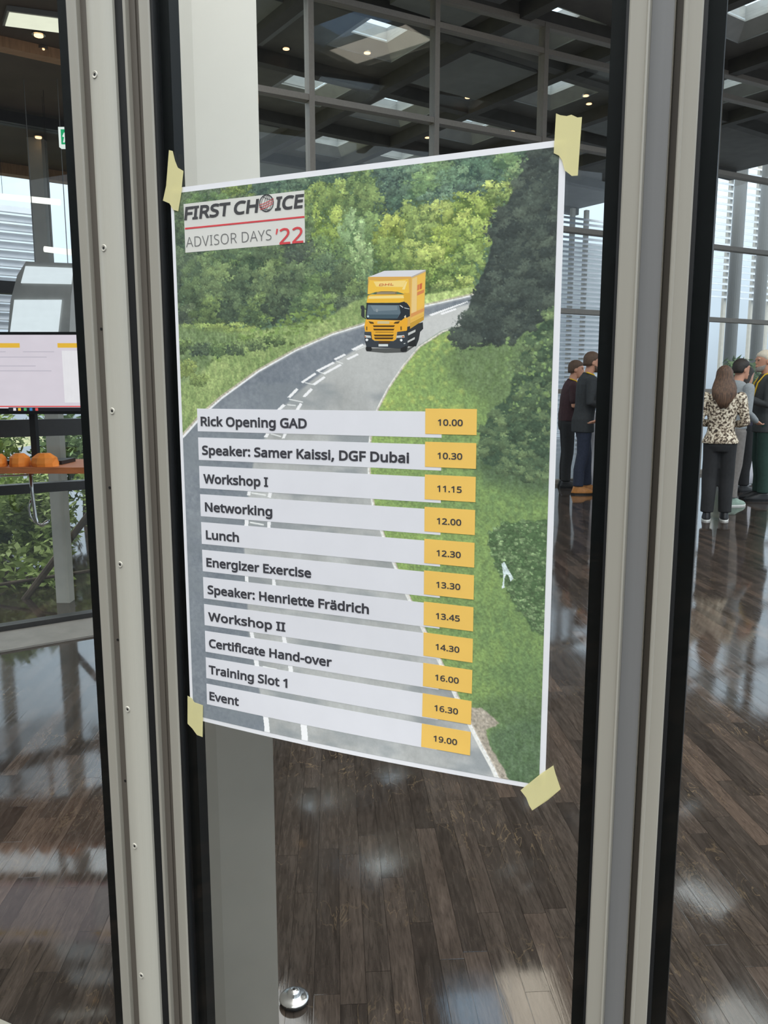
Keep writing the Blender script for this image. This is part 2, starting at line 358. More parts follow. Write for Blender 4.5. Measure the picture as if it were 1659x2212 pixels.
# rounded cover strip with screws between the left pane and the door
t1 = frame_empty('trim_1', D(-120, 0, 0))
arc = [(-145, -40), (-94, -40)]+[(-94-51*k/16, 1+12*math.sin(PI*k/16)**.8) for k in range(17)]
upright(MB(), arc, 0, HEAD).build('cover_strip', 'strip', t1, smooth=False)
for k in range(12):
    z = .143+.254*k
    s = MB(); uc = -123.5
    def P(r, a, w): return D(uc+r*math.cos(a), w, z+r/1000*math.sin(a))
    n = 18
    s.rings([[P(r, 2*PI*i/n, w) for i in range(n)] for r, w in ((5.6, 11.0), (5.6, 13.3), (4.6, 14.2), (2.3, 13.7), (2.2, 12.4))])
    h = s.build('screw', 'screw', t1, smooth=False)
    n = 6
    MB().rings([[P(2.0, 2*PI*i/n, w) for i in range(n)] for w in (12.5, 13.55)]).build('socket', 'hole', h)

# door leaf that carries the poster
d1 = frame_empty('door_1', D(300, 0, 0))
upright(MB(), rect(-93.8, -73.2, -44, -4), 0, HEAD).build('hinge_gap_seal', 'rubber', d1)
upright(MB(), [(-73, -45), (-22, -45), (-22, 4), (-24, 6), (-40, 6), (-42, 4), (-42, -9), (-56, -9), (-58, -20), (-67, -20), (-68, 3), (-73, 3)], .01, HEAD-.02).build('stile', 'alu', d1)
upright(MB(), rect(-58, -42.5, -8.8, -7.5), .02, HEAD-.03).build('stile_inset', 'alu_shaded', d1)
upright(MB(), rect(-67.8, -56.4, -19.0, -5), .02, HEAD-.03).build('stile_inset', 'alu_shaded', d1)
upright(MB(), rect(-22, -17, -30, 3), .1, HEAD-.06).build('gasket', 'rubber', d1)
upright(MB(), rect(-17, 1.5, -34, -10.5), .1, HEAD-.06).build('edge_seal', 'seal', d1)
upright(MB(), [(662, -45), (711, -45), (711, -10), (685.5, -10), (685, 7), (683, 8), (681.5, 6), (664, 6), (662, 4)], .01, HEAD-.02).build('stile', 'alu', d1)
upright(MB(), rect(685.6, 710, -9.8, -8), .02, HEAD-.03).build('stile_inset', 'alu_blue', d1)
upright(MB(), rect(658.5, 662, -30, 3), .1, HEAD-.06).build('gasket', 'rubber', d1)
upright(MB(), rect(640, 658.5, -32, -10.5), .1, HEAD-.06).build('edge_seal', 'seal', d1)
upright(MB(), rect(-17, 658.5, -9, -1), .09, HEAD-.06).build('glass_pane', 'glass', d1)
upright(MB(), rect(-22, 662, -45, 6), .01, .11).build('bottom_rail', 'alu', d1)
upright(MB(), rect(-22, 662, -45, 6), HEAD-.08, HEAD-.02).build('top_rail', 'alu', d1)

# right pane
w3 = frame_empty('window_3', D(1300, 0, 0))
upright(MB(), rect(711.4, 721, -44, -22), 0, HEAD).build('meeting_gap_seal', 'alu_shaded', w3)
upright(MB(), [(721, -45), (742, -45), (742, 4), (740.5, 6), (726.5, 6), (725, 8), (722.5, 8), (721, 6)], 0, HEAD).build('stile', 'alu', w3)
upright(MB(), rect(742, 746.5, -30, 3), .1, HEAD).build('gasket', 'rubber', w3)
upright(MB(), rect(746.5, 765, -32, -10.5), .1, HEAD).build('edge_seal', 'seal', w3)
upright(MB(), rect(746.5, 1900, -9, -1), .09, HEAD-.05).build('glass_pane', 'glass', w3)
upright(MB(), rect(742, 1900, -45, 6), 0, .1).build('bottom_rail', 'alu', w3)
upright(MB(), rect(1900, 1940, -45, 6), 0, HEAD).build('stile', 'alu', w3)
struct(upright(MB(), rect(-1440, 1940, -60, 20), HEAD, HEAD+.12).build('trim_2', 'alu'))

# column just behind the door: white upper part, grey lower part
CX0, CX1, CY0 = -.398, -.2345, 1.62
c = MB()
CA = heading(-3.5); CB = Vector((CA.y, -CA.x, 0))
def CP(a, b_, z): return Vector((-.355, 1.6, 0))+CB*a+CA*b_+Vector((0, 0, z))
colm = frame_empty('column', CP(.06, .1, 0))
cp = [(-.072, .19), (-.043, .012), (0, 0), (.1185, 0), (.092, .19)]
MB().prism(cp, 0, 1.25, CP).build('lower_shaft', 'col_grey', colm)
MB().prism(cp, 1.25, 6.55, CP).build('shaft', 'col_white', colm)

# ceilings
CEIL = 6.6
e1, e2 = heading(56), heading(-35)
def G(a, b_, z=0): return e1*a+e2*b_+Vector((0, 0, z))
SKY = [(7.39, 10.75, .66), (7.50, 13.2, .66), (9.62, 15.85, .66), (11.37, 13.4, .66), (11.16, 10.95, .62), (9.15, 9.1, .66), (11.1, 7.05, 1.0),
       (7.2, 4.6, 1.2), (9.2, 5.0, 1.2), (11.4, 15.9, .66), (9.4, 13.3, .66), (13.4, 9.1, .8), (13.2, 5.2, 1.0)]
from mathutils.geometry import tessellate_polygon
a0, a1, b0, b1 = 4.6, 18.6, 2.0, 19.0
def sq(a, b_, h, z): return [G(a-h, b_-h, z), G(a+h, b_-h, z), G(a+h, b_+h, z), G(a-h, b_+h, z)]
loops = [[G(a0, b0, CEIL), G(a1, b0, CEIL), G(a1, b1, CEIL), G(a0, b1, CEIL)]]
for a, b_, s in SKY: loops.append(sq(a, b_, s*.5+.27, CEIL))
TW = lambda x, y, z: Vector((1.60, 9.35, 0))+CB*x+CA*y+Vector((0, 0, z))          # twin roof light, square to the planks
twin = lambda h, z: [TW(-h, -h, z), TW(h, -h, z), TW(h, h, z), TW(-h, h, z)]
loops.append(twin(.80, CEIL))
tri = tessellate_polygon([[(v.x, v.y, 0) for v in lp] for lp in loops])
flat = [v for lp in loops for v in lp]
cm = MB(); cm.add(flat, tri); struct(cm.build('ceiling', 'ceil'))
ct = MB(); ct.add([v+Vector((0, 0, .30)) for v in flat], tri); struct(ct.build('roof', 'beam'))
for k, (a, b_, s) in enumerate(SKY):
    wn = frame_empty('window_%d' % (10+k), G(a, b_, CEIL))
    h = s*.5
    MB().rings([sq(a, b_, h+.27, CEIL), sq(a, b_, h+.27, CEIL+.02), sq(a, b_, h, CEIL+.15), sq(a, b_, h, CEIL+.36)], cap=False).build('skylight_well', 'well', wn)
    p = MB()
    p.rings([sq(a, b_, h, CEIL+.17), sq(a, b_, h, CEIL+.19)]); p.build('glass_pane', 'glass2', wn)
wt = frame_empty('window_30', TW(0, 0, CEIL))
MB().rings([twin(.80, CEIL), twin(.80, CEIL+.02), twin(.76, CEIL+.06), twin(.76, CEIL+.36)], cap=False).build('skylight_well', 'well', wt)
MB().box(-.76, -.02, -.76, .76, CEIL+.07, CEIL+.09, lambda v: TW(v.x, v.y, v.z)).build('glass_pane', 'glass_blue', wt)
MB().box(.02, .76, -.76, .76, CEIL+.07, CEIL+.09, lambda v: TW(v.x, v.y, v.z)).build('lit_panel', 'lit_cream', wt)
MB().box(-.02, .02, -.76, .76, CEIL+.03, CEIL+.12, lambda v: TW(v.x, v.y, v.z)).build('glazing_bar', 'mull', wt)
# roof beams on the skylight grid
n = 0
for a in (5.6, 8.3, 10.25, 12.4, 14.6):
    n += 1; q = MB(); q.box(-.09, .09, b0+.1, b1-.1, CEIL-.22, CEIL-.002, lambda v, a=a: G(a+v.x, v.y, v.z)); struct(q.build('trim_%d' % (10+n), 'beam'))
for b_ in (5.9, 9.75, 12.1, 14.55, 17.0):
    n += 1; q = MB(); q.box(a0+.1, a1-.1, -.09, .09, CEIL-.20, CEIL-.001, lambda v, b_=b_: G(v.x, b_+v.y, v.z)); struct(q.build('trim_%d' % (10+n), 'beam'))
# acoustic panels hung between the beams
k = 0
for a, b_, s in ((7.3, 8.95, .6), (9.27, 10.9, .75), (9.3, 13.3, .0), (11.3, 12.0, .0), (6.9, 11.6, 0), (9.2, 7.0, .75), (5.2, 13.4, .7), (5.2, 11.0, .7), (11.3, 8.9, .75), (13.4, 13.3, .75), (13.4, 11.0, .75), (9.3, 17.9, .7), (7.2, 15.7, .7)):
    if not s: continue
    q = MB(); q.box(-s, s, -s, s, CEIL-.10, CEIL-.05, lambda v, a=a, b_=b_: G(a+v.x, b_+v.y, v.z)); k += 1
    struct(q.build('trim_%d' % (30+k), 'ceil_panel'))

# far glazed screen with mullions, running away to the right
FD = heading(62); FN = Vector((-FD.y, FD.x, 0)); F0 = Vector((0, 10.8, 0))
def FW(t, w, z): return F0+FD*t+FN*w+Vector((0, 0, z))
w1 = frame_empty('window_1', FW(3, 0, 0))
for t in (-2.78, -1.02, .74, 2.51, 4.27, 6.03, 7.80, 9.56, 11.3):
    MB().box(-.035, .035, -.08, .06, 0, 6.42, lambda v, t=t: FW(t+v.x, v.y, v.z)).build('mullion', 'mull', w1)
for z in (.03, 1.40, 2.58, 3.74, 4.90, 6.06, 6.40):
    MB().box(-2.8, 11.3, -.07, .05, z-.035, z+.035, lambda v: FW(v.x, v.y, v.z)).build('transom', 'mull', w1)
MB().box(-2.78, 11.3, -.012, 0, .05, 6.38, lambda v: FW(v.x, v.y, v.z)).build('glass_pane', 'glass2', w1)
struct(MB().box(-2.8, 11.3, -.05, .05, 6.44, 6.6, lambda v: FW(v.x, v.y, v.z)).build('trim_3', 'beam'))

# glazed wall on the left, its low ceiling and the dark return wall
LD = heading(55); LN = Vector((-LD.y, LD.x, 0)); L0 = Vector((-2.31, 4.64, 0))
def LW(t, w, z): return L0+LD*t+LN*w+Vector((0, 0, z))
w4 = frame_empty('window_4', LW(0, 0, 0))
for t in (-1.6, -.55, .95, 1.52):
    MB().box(-.03, .03, -.03, .05, 0, 2.98, lambda v, t=t: LW(t+v.x, v.y, v.z)).build('mullion', 'mull_dark', w4)
for z, h in ((.02, .02), (.855, .028), (1.215, .05), (2.02, .035), (2.95, .03)):
    MB().box(-1.6, 1.52, -.03, .05, z-h, z+h, lambda v: LW(v.x, v.y, v.z)).build('transom', 'mull_dark', w4)
MB().box(-1.6, 1.52, 0, .01, .04, 2.92, lambda v: LW(v.x, v.y, v.z)).build('glass_pane', 'glass2', w4)
struct(MB().box(-1.6, 1.52, -.42, -.04, 0.001, .012, lambda v: LW(v.x, v.y, v.z)).build('trim_4', 'stone'))
lc = MB(); poly = [LW(1.56, -.02, 0), Vector((-.62, 1.75, 0)), Vector((-4.2, 1.75, 0)), LW(-3.2, 1.25, 0), LW(1.2, 1.25, 0)]
lc.prism([(p.x, p.y) for p in poly], 3.0, 3.14, lambda x, y, z: Vector((x, y, z))); struct(lc.build('ceiling_left', 'ceil_low'))
struct(MB().box(-3.2, 1.2, 1.20, 1.29, 2.93, 3.0, lambda v: LW(v.x, v.y, v.z)).build('trim_5', 'wood'))
struct(MB().box(-2.0, 1.3, -1.0, -.93, 2.955, 3.0, lambda v: LW(v.x, v.y, v.z)).build('trim_6', 'wood'))
wl0 = LW(1.56, 0, 0); wl1 = Vector((-1.97, 9.74, 0)); wd = (wl1-wl0).normalized(); wn_ = Vector((-wd.y, wd.x, 0)); wlen = (wl1-wl0).length
struct(MB().box(0, wlen, 0, .12, 0, 6.5, lambda v: wl0+wd*v.x+wn_*v.y+Vector((0, 0, v.z))).build('wall_left', 'wall_dark'))

# added dark wall behind the viewer, unseen; darkens what the door glass mirrors
BD = heading(-133.0); BX = Vector((BD.y, -BD.x, 0))
def BW(x, y, z): return BX*x+BD*(5.6+y)+Vector((0, 0, z))
struct(MB().box(-8, 8, 0, .5, 0, 5.3, lambda v: BW(v.x, v.y, v.z)).build('added_dark_wall', 'wall_dark'))


# ------------------------------------------------------------------ the printed picture, in millimetres on the sheet
PRINT_GAIN = 1.0
AREAS={
 'verge_left':[[-13,385],[38,351],[82,312],[150,272],[214,243],[274,222],[332,207],[332,172],[304,180],[260,201],[215,206],[152,212],[103,217],[44,211],[-4,202]],
 'road':[[-9,385],[10,370],[47,337],[82,312],[150,272],[214,243],[274,222],[332,208],[413,189],[485,177],[485,206],[466,214],[437,222],[404,241],[381,267],[360,295],[343,323],[333,353],[328,389],[330,435],[336,464],[353,510],[382,575],[414,636],[443,686],[475,746],[503,793],[520,820],[541,861],[-19,985],[-21,643]],
 'dark_lane':[[-9,385],[47,338],[82,313],[150,274],[214,245],[274,224],[332,210],[414,190],[482,179],[482,186],[421,200],[325,236],[274,262],[213,305],[181,332],[160,366],[136,409],[127,452],[118,503],[115,554],[116,591],[121,688],[130,732],[148,810],[159,866],[157,946],[-39,989]],
 'verge_far':[[401,192],[413,189],[485,178],[491,167],[466,168],[434,172],[404,176]],
 'verge_shrub':[[-8,199],[86,210],[119,223],[77,243],[50,270],[14,291],[-13,298]],
 'grass_right':[[485,208],[466,215],[439,224],[406,242],[382,268],[362,296],[345,325],[335,354],[330,389],[332,435],[339,464],[357,510],[386,574],[418,635],[446,686],[478,746],[506,792],[524,820],[544,860],[646,838],[621,185],[528,181]],
 'gravel':[[478,739],[502,738],[519,746],[529,754],[509,768],[516,790],[537,820],[547,839],[558,857],[541,861],[520,820],[492,774]],
 'shade_slope':[[528,210],[457,237],[441,261],[458,292],[487,304],[507,334],[538,333],[594,218]],
 'shade_band':[[482,387],[507,370],[599,368],[601,436],[546,430],[496,417]],
 'low_bush':[[507,489],[529,474],[596,464],[601,625],[570,616],[544,581],[524,544],[510,514]],
 'low_dark':[[509,778],[535,753],[605,727],[609,853],[551,866],[530,822]],
 'shade_mid':[[488,734],[528,714],[604,701],[605,740],[535,759],[502,759]],
 'dark_tree':[[603,1],[558,5],[547,21],[536,42],[522,68],[506,89],[503,117],[496,145],[486,168],[477,188],[469,208],[457,225],[460,240],[492,235],[511,242],[535,236],[565,217],[610,190]],
 'bush_right':[[610,185],[582,198],[573,217],[559,228],[548,251],[536,274],[534,304],[513,322],[494,352],[488,383],[508,401],[546,412],[618,408]],
 'pale_mark':[[526,530],[530,527],[535,536],[541,545],[543,549],[539,553],[536,545],[533,543],[530,551],[531,562],[527,564],[529,550],[528,539]],
}
EDGE_LINES={
 'edge_left':[[-9,384],[10,370],[47,337],[82,312],[150,272],[214,243],[274,222],[332,208],[413,189],[485,177]],
 'edge_right':[[485,207],[466,215],[437,223],[404,242],[381,267],[360,295],[343,324],[333,353],[328,389],[330,435],[336,464],[353,510],[382,575],[414,636],[443,686],[475,746],[503,793],[520,820],[541,861]],
}
DASHES=[[[472,185],[473,186],[422,202],[419,200]],[[456,193],[458,195],[437,201],[435,199]],[[320,236],[323,238],[307,245],[303,243]],[[292,249],[295,251],[278,258],[275,256]],[[312,249],[315,251],[298,258],[295,256]],[[274,260],[277,262],[250,274],[246,272]],[[285,263],[288,265],[260,278],[257,276]],[[244,275],[247,277],[224,290],[221,288]],[[259,280],[262,282],[244,293],[240,291]],[[213,297],[217,299],[203,311],[198,310]],[[237,297],[241,299],[228,310],[223,309]],[[190,320],[195,322],[184,330],[178,330]],[[219,318],[223,320],[216,330],[210,330]],[[164,359],[169,359],[162,370],[155,370]],[[191,362],[197,362],[192,370],[187,371]],[[125,451],[131,451],[129,459],[123,459]],[[162,452],[168,453],[166,461],[160,460]],[[118,496],[125,496],[124,508],[117,507]],[[159,496],[165,496],[164,507],[158,507]],[[115,584],[122,585],[122,596],[115,595]],[[165,585],[170,586],[172,597],[165,597]],[[121,675],[128,675],[131,688],[124,688]],[[180,675],[187,675],[190,687],[182,686]],[[128,720],[137,720],[139,734],[131,734]],[[191,721],[199,721],[201,734],[193,733]],[[146,810],[156,810],[159,831],[160,851],[148,853],[149,829]],[[215,810],[226,809],[229,830],[228,853],[218,853],[218,832]]]
RUNGS=[[[325,239],[309,245]],[[279,259],[290,263]],[[251,274],[262,277]],[[228,289],[242,292]],[[201,313],[224,317]],[[198,321],[212,322]],[[168,364],[186,368]],[[132,455],[157,457]],[[128,501],[152,503]],[[146,730],[171,731]]]
CROWNS=[(255,9,36,21,'far'),(207,12,33,19,'far'),(161,12,31,17,'fard'),(295,7,34,21,'far'),(85,10,49,16,'grey'),(44,15,41,27,'grey'),(17,36,34,34,'grey'),(547,6,34,16,'far'),(512,6,35,17,'far'),(475,7,37,16,'far'),(438,6,31,17,'fard'),(400,6,32,17,'far'),(367,6,33,18,'fard'),(559,22,28,22,'fard'),(518,23,32,20,'farl'),(470,27,36,22,'fard'),(425,22,38,23,'farl'),(380,23,36,23,'far'),(346,23,31,23,'fard'),(536,39,23,19,'farl'),(494,43,30,22,'fard'),(451,39,37,23,'far'),(400,43,35,23,'farl'),(360,48,33,26,'fard'),(432,57,32,20,'far'),(476,55,31,20,'fard'),(380,61,26,21,'fard'),(122,14,30,14,'litd'),(180,19,31,15,'fard'),(501,60,24,20,'lit'),(519,59,21,17,'litd'),(464,68,31,20,'lit'),(420,76,32,23,'lit'),(387,79,29,27,'litd'),(489,82,27,25,'lit'),(452,90,31,26,'lit'),(255,44,32,28,'litd'),(247,80,29,38,'lit'),(283,47,29,33,'litd'),(283,89,32,37,'lit'),(322,26,24,30,'con'),(322,56,31,36,'con'),(326,99,34,36,'con'),(367,96,30,29,'lit'),(407,104,29,30,'litd'),(439,118,32,30,'lit'),(477,109,28,29,'lit'),(471,144,25,29,'litd'),(420,135,29,26,'lit'),(387,127,30,27,'lit'),(360,125,27,30,'litd'),(446,154,29,23,'litd'),(466,164,18,14,'lit'),(417,155,20,21,'litd'),(440,167,19,10,'litd'),(304,97,22,43,'pale'),(315,128,21,37,'pale'),(261,119,36,31,'mid'),(24,77,34,34,'dk'),(57,106,45,30,'mid'),(22,117,38,38,'dk'),(106,116,40,29,'mid'),(150,115,39,29,'dk'),(193,115,38,28,'mid'),(231,120,34,29,'mid'),(268,138,33,31,'dk'),(56,133,37,34,'mid'),(37,166,47,34,'dk'),(88,148,41,34,'mid'),(129,150,36,33,'dk'),(173,152,35,36,'mid'),(216,151,37,32,'dk'),(253,162,33,29,'mid'),(290,158,32,31,'dk'),(307,171,25,25,'mid'),(18,193,39,24,'dk'),(70,188,38,27,'mid'),(112,182,36,27,'dk'),(152,187,36,24,'mid'),(196,182,34,27,'dk'),(234,184,30,22,'mid'),(271,182,29,19,'mid'),(297,183,21,14,'dk'),(35,217,51,18,'vg'),(94,212,50,12,'vg'),(68,28,41,19,'mid'),(125,39,35,19,'dk'),(180,37,34,19,'fard'),(218,41,29,18,'litd'),(83,62,41,22,'dk'),(140,66,35,22,'mid'),(187,70,34,22,'dk'),(225,66,26,25,'mid'),(217,97,29,25,'dk'),(163,93,35,23,'mid'),(107,89,36,23,'mid'),(50,72,37,23,'dk'),(16,249,35,24,'vg')]
LORRY=[
 ((92,94,92),[[324.6,242.2],[387.0,243.5],[399.7,240.2],[386.0,248.8],[355.1,249.2],[326.6,246.4]]),
 ((52,56,58),[[385.4,215.0],[410.1,209.6],[410.7,218.4],[406.4,222.2],[404.5,232.3],[400.7,241.1],[388.9,240.8],[387.0,247.0],[383.1,247.8]]),
 ((238,192,98),[[392.8,150.3],[413.9,143.7],[411.6,206.6],[391.8,217.8]]),
 ((242,208,140),[[394.5,152.4],[401.5,150.2],[400.9,198.7],[393.4,202.0]]),
 ((246,196,88),[[402.2,149.9],[413.0,146.4],[410.9,188.7],[401.5,193.5]]),
 ((222,132,82),[[401.9,161.1],[404.9,159.9],[404.8,167.1],[401.7,168.3]]),
 ((214,112,72),[[405.3,159.8],[408.8,158.4],[408.4,166.0],[405.2,167.1]]),
 ((224,140,86),[[401.8,170.2],[411.7,167.0],[411.4,171.3],[401.6,174.8]]),
 ((226,158,92),[[392.6,198.0],[412.4,190.9],[412.1,195.2],[392.5,203.0]]),
 ((206,160,62),[[391.9,210.3],[411.7,201.8],[411.5,206.6],[391.6,217.8]]),
 ((236,186,84),[[392.0,206.3],[411.8,198.4],[411.7,200.7],[391.9,209.0]]),
 ((226,226,230),[[330.0,146.7],[353.6,139.9],[413.9,142.1],[392.8,150.1]]),
 ((188,178,170),[[392.8,149.8],[413.9,142.1],[413.9,144.2],[393.1,151.3]]),
 ((228,176,90),[[329.5,146.5],[393.1,149.6],[393.2,156.5],[391.7,214.3],[386.9,215.0],[387.5,155.4],[330.5,151.7],[329.4,169.3],[328.4,169.2]]),
 ((248,200,78),[[331.0,150.8],[347.1,152.8],[364.0,153.4],[389.0,152.2],[390.3,170.3],[382.9,171.7],[372.9,168.3],[341.1,167.1],[331.5,169.5],[328.7,169.4]]),
 ((252,222,136),[[337.6,153.2],[385.6,154.2],[381.2,162.5],[341.6,160.1]]),
 ((252,226,150),[[385.1,156.1],[387.5,155.4],[383.7,166.1],[379.8,165.5]]),
 ((134,118,88),[[342.3,167.4],[349.3,166.6],[365.0,167.4],[372.4,168.6],[371.5,171.4],[341.1,170.4]]),
 ((176,164,140),[[343.1,168.1],[370.0,169.2],[369.5,170.2],[342.7,169.3]]),
 ((246,192,64),[[328.9,171.5],[333.0,170.0],[382.7,172.2],[385.2,178.8],[381.8,183.1],[326.8,181.0]]),
 ((253,226,146),[[330.4,172.3],[381.3,173.4],[383.0,177.2],[329.4,175.7]]),
 ((230,178,62),[[382.9,170.0],[391.7,171.7],[391.8,188.3],[387.2,183.3],[382.3,182.7]]),
 ((44,50,56),[[326.8,180.8],[337.0,181.9],[374.0,183.3],[382.8,181.6],[388.2,185.1],[391.4,189.6],[391.5,201.0],[384.8,203.9],[379.0,206.1],[327.8,203.9],[325.5,199.6]]),
 ((102,120,130),[[328.9,183.7],[375.4,186.0],[377.9,196.1],[373.2,203.2],[329.8,201.7],[327.3,197.9]]),
 ((126,142,150),[[332.9,184.8],[372.8,186.8],[373.2,192.4],[338.0,192.7]]),
 ((74,94,104),[[329.2,196.7],[375.5,198.4],[373.0,203.6],[329.8,202.1]]),
 ((150,160,164),[[341.0,189.4],[344.3,190.0],[343.8,194.0],[341.0,193.5]]),
 ((190,214,218),[[327.3,198.3],[329.8,197.8],[330.9,199.4],[329.4,200.8],[327.5,200.2]]),
 ((226,228,226),[[375.9,185.9],[378.1,186.4],[382.0,189.1],[380.5,189.4]]),
 ((200,206,206),[[382.8,189.3],[390.6,191.2],[390.5,192.0],[383.8,190.6]]),
 ((226,214,188),[[382.9,201.6],[385.3,199.2],[385.8,201.6],[384.1,203.6]]),
 ((60,64,66),[[317.8,184.3],[322.2,184.2],[323.7,186.5],[323.7,200.5],[321.1,200.7],[318.6,197.7],[319.1,189.3],[317.8,188.1]]),
 ((60,64,66),[[323.7,188.3],[326.8,188.9],[326.8,189.8],[323.7,189.5]]),
 ((60,64,66),[[323.2,200.3],[325.7,201.4],[325.2,202.3],[322.9,201.3]]),
 ((244,178,54),[[325.5,203.2],[379.0,206.3],[385.8,201.9],[388.3,205.8],[387.4,219.6],[383.0,221.8],[324.6,219.7],[323.4,212.2]]),
 ((252,200,96),[[326.7,204.6],[378.5,207.2],[377.0,208.1],[327.8,205.8]]),
 ((216,198,150),[[343.5,206.2],[361.6,206.8],[361.1,210.3],[343.0,209.5]]),
 ((88,66,32),[[329.6,205.6],[337.1,207.2],[338.2,209.6],[332.4,209.1]]),
 ((88,66,32),[[367.4,210.2],[369.6,207.9],[377.2,207.1],[374.5,210.4]]),
 ((84,60,26),[[336.4,211.5],[369.6,212.5],[367.9,214.7],[337.6,213.8]]),
 ((84,60,26),[[336.9,216.0],[368.9,217.0],[367.4,219.2],[338.1,218.3]]),
 ((120,88,40),[[326.2,212.7],[328.0,212.8],[328.0,217.9],[326.2,217.7]]),
 ((120,88,40),[[377.5,214.3],[379.6,214.2],[379.6,219.2],[377.8,219.2]]),
 ((60,66,72),[[323.4,220.2],[333.9,220.6],[335.4,230.2],[338.9,232.7],[367.6,233.6],[371.6,231.1],[373.1,221.3],[385.4,220.3],[388.1,223.0],[388.7,236.4],[386.2,242.5],[377.1,243.4],[326.6,240.6],[324.4,233.1]]),
 ((240,178,56),[[333.9,220.2],[372.6,221.3],[371.1,231.3],[367.1,233.4],[339.1,232.2],[335.1,229.9]]),
 ((100,72,30),[[340.0,220.5],[367.6,221.2],[367.1,221.9],[340.4,221.2]]),
 ((84,60,26),[[337.7,224.0],[368.1,224.8],[366.4,227.2],[339.1,226.5]]),
 ((84,60,26),[[338.1,227.8],[367.6,228.5],[365.9,231.0],[339.7,230.4]]),
 ((206,208,204),[[324.0,224.2],[332.8,225.3],[333.8,228.3],[324.6,227.8]]),
 ((206,208,204),[[372.1,226.3],[383.2,225.7],[384.2,229.1],[371.6,229.4]]),
 ((214,120,60),[[323.8,225.6],[325.8,225.9],[326.0,227.5],[324.2,227.3]]),
 ((214,120,60),[[380.0,227.1],[383.2,226.9],[383.0,228.7],[380.2,228.8]]),
 ((80,86,90),[[324.6,221.3],[333.3,221.9],[333.4,222.8],[324.8,222.4]]),
 ((80,86,90),[[373.1,222.8],[383.0,222.7],[383.0,223.6],[373.3,223.7]]),
 ((250,252,252),[[325.1,230.8],[325.8,229.5],[327.4,229.1],[328.9,229.8],[329.5,231.0],[328.7,232.3],[327.2,232.7],[325.6,232.1]]),
 ((250,252,252),[[376.9,232.3],[377.6,231.1],[378.9,230.6],[380.3,231.3],[380.9,232.5],[380.2,233.8],[378.9,234.3],[377.5,233.6]]),
 ((84,60,30),[[344.0,232.8],[363.1,233.3],[361.1,236.5],[346.0,236.1]]),
 ((222,228,226),[[345.0,237.0],[359.3,237.3],[359.3,240.4],[345.0,240.1]]),
 ((40,42,44),[[325.4,240.4],[334.0,240.6],[335.0,244.3],[332.8,246.0],[326.6,245.6]]),
 ((40,42,44),[[378.1,243.3],[386.2,239.9],[386.7,247.2],[381.1,248.3],[377.9,246.9]]),
 ((40,42,44),[[389.7,236.4],[399.8,231.7],[399.9,239.4],[396.8,241.2],[390.9,241.0]]),
 ((206,208,204),[[388.9,223.2],[399.8,218.9],[399.6,222.0],[389.1,226.6]]),
 ((206,208,204),[[388.4,233.7],[398.8,228.8],[398.7,231.7],[388.4,236.2]]),
 ((200,204,200),[[382.5,236.7],[385.0,236.3],[385.0,237.5],[382.5,237.7]]),
]
TAPES={
 'upper left':[[1.9,-54.4],[8.6,-52.3],[12.2,-38.2],[16.8,-27.9],[26.8,-22.2],[20.9,11.4],[14.7,34.1],[5.3,31.3],[-1.1,21.4],[-13.1,16.3],[-5.9,-4.4]],
 'upper right':[[581.0,-30.4],[586.1,-27.7],[594.0,-25.6],[599.5,-26.5],[606.8,-22.4],[612.2,-22.2],[610.8,12.1],[609.7,43.7],[602.5,43.5],[593.9,36.2],[590.1,24.1],[586.0,18.3],[579.7,14.9],[580.2,-3.6]],
 'lower right':[[604.7,801.2],[608.3,813.2],[615.8,833.1],[598.8,853.0],[578.2,872.0],[574.1,866.0],[569.3,854.8],[561.2,845.6],[586.3,818.5]],
 'lower left':[[-3.5,801.6],[4.8,804.3],[10.2,810.6],[27.9,812.5],[25.5,867.9],[13.4,866.8],[4.3,857.9],[-5.8,850.7]],
}
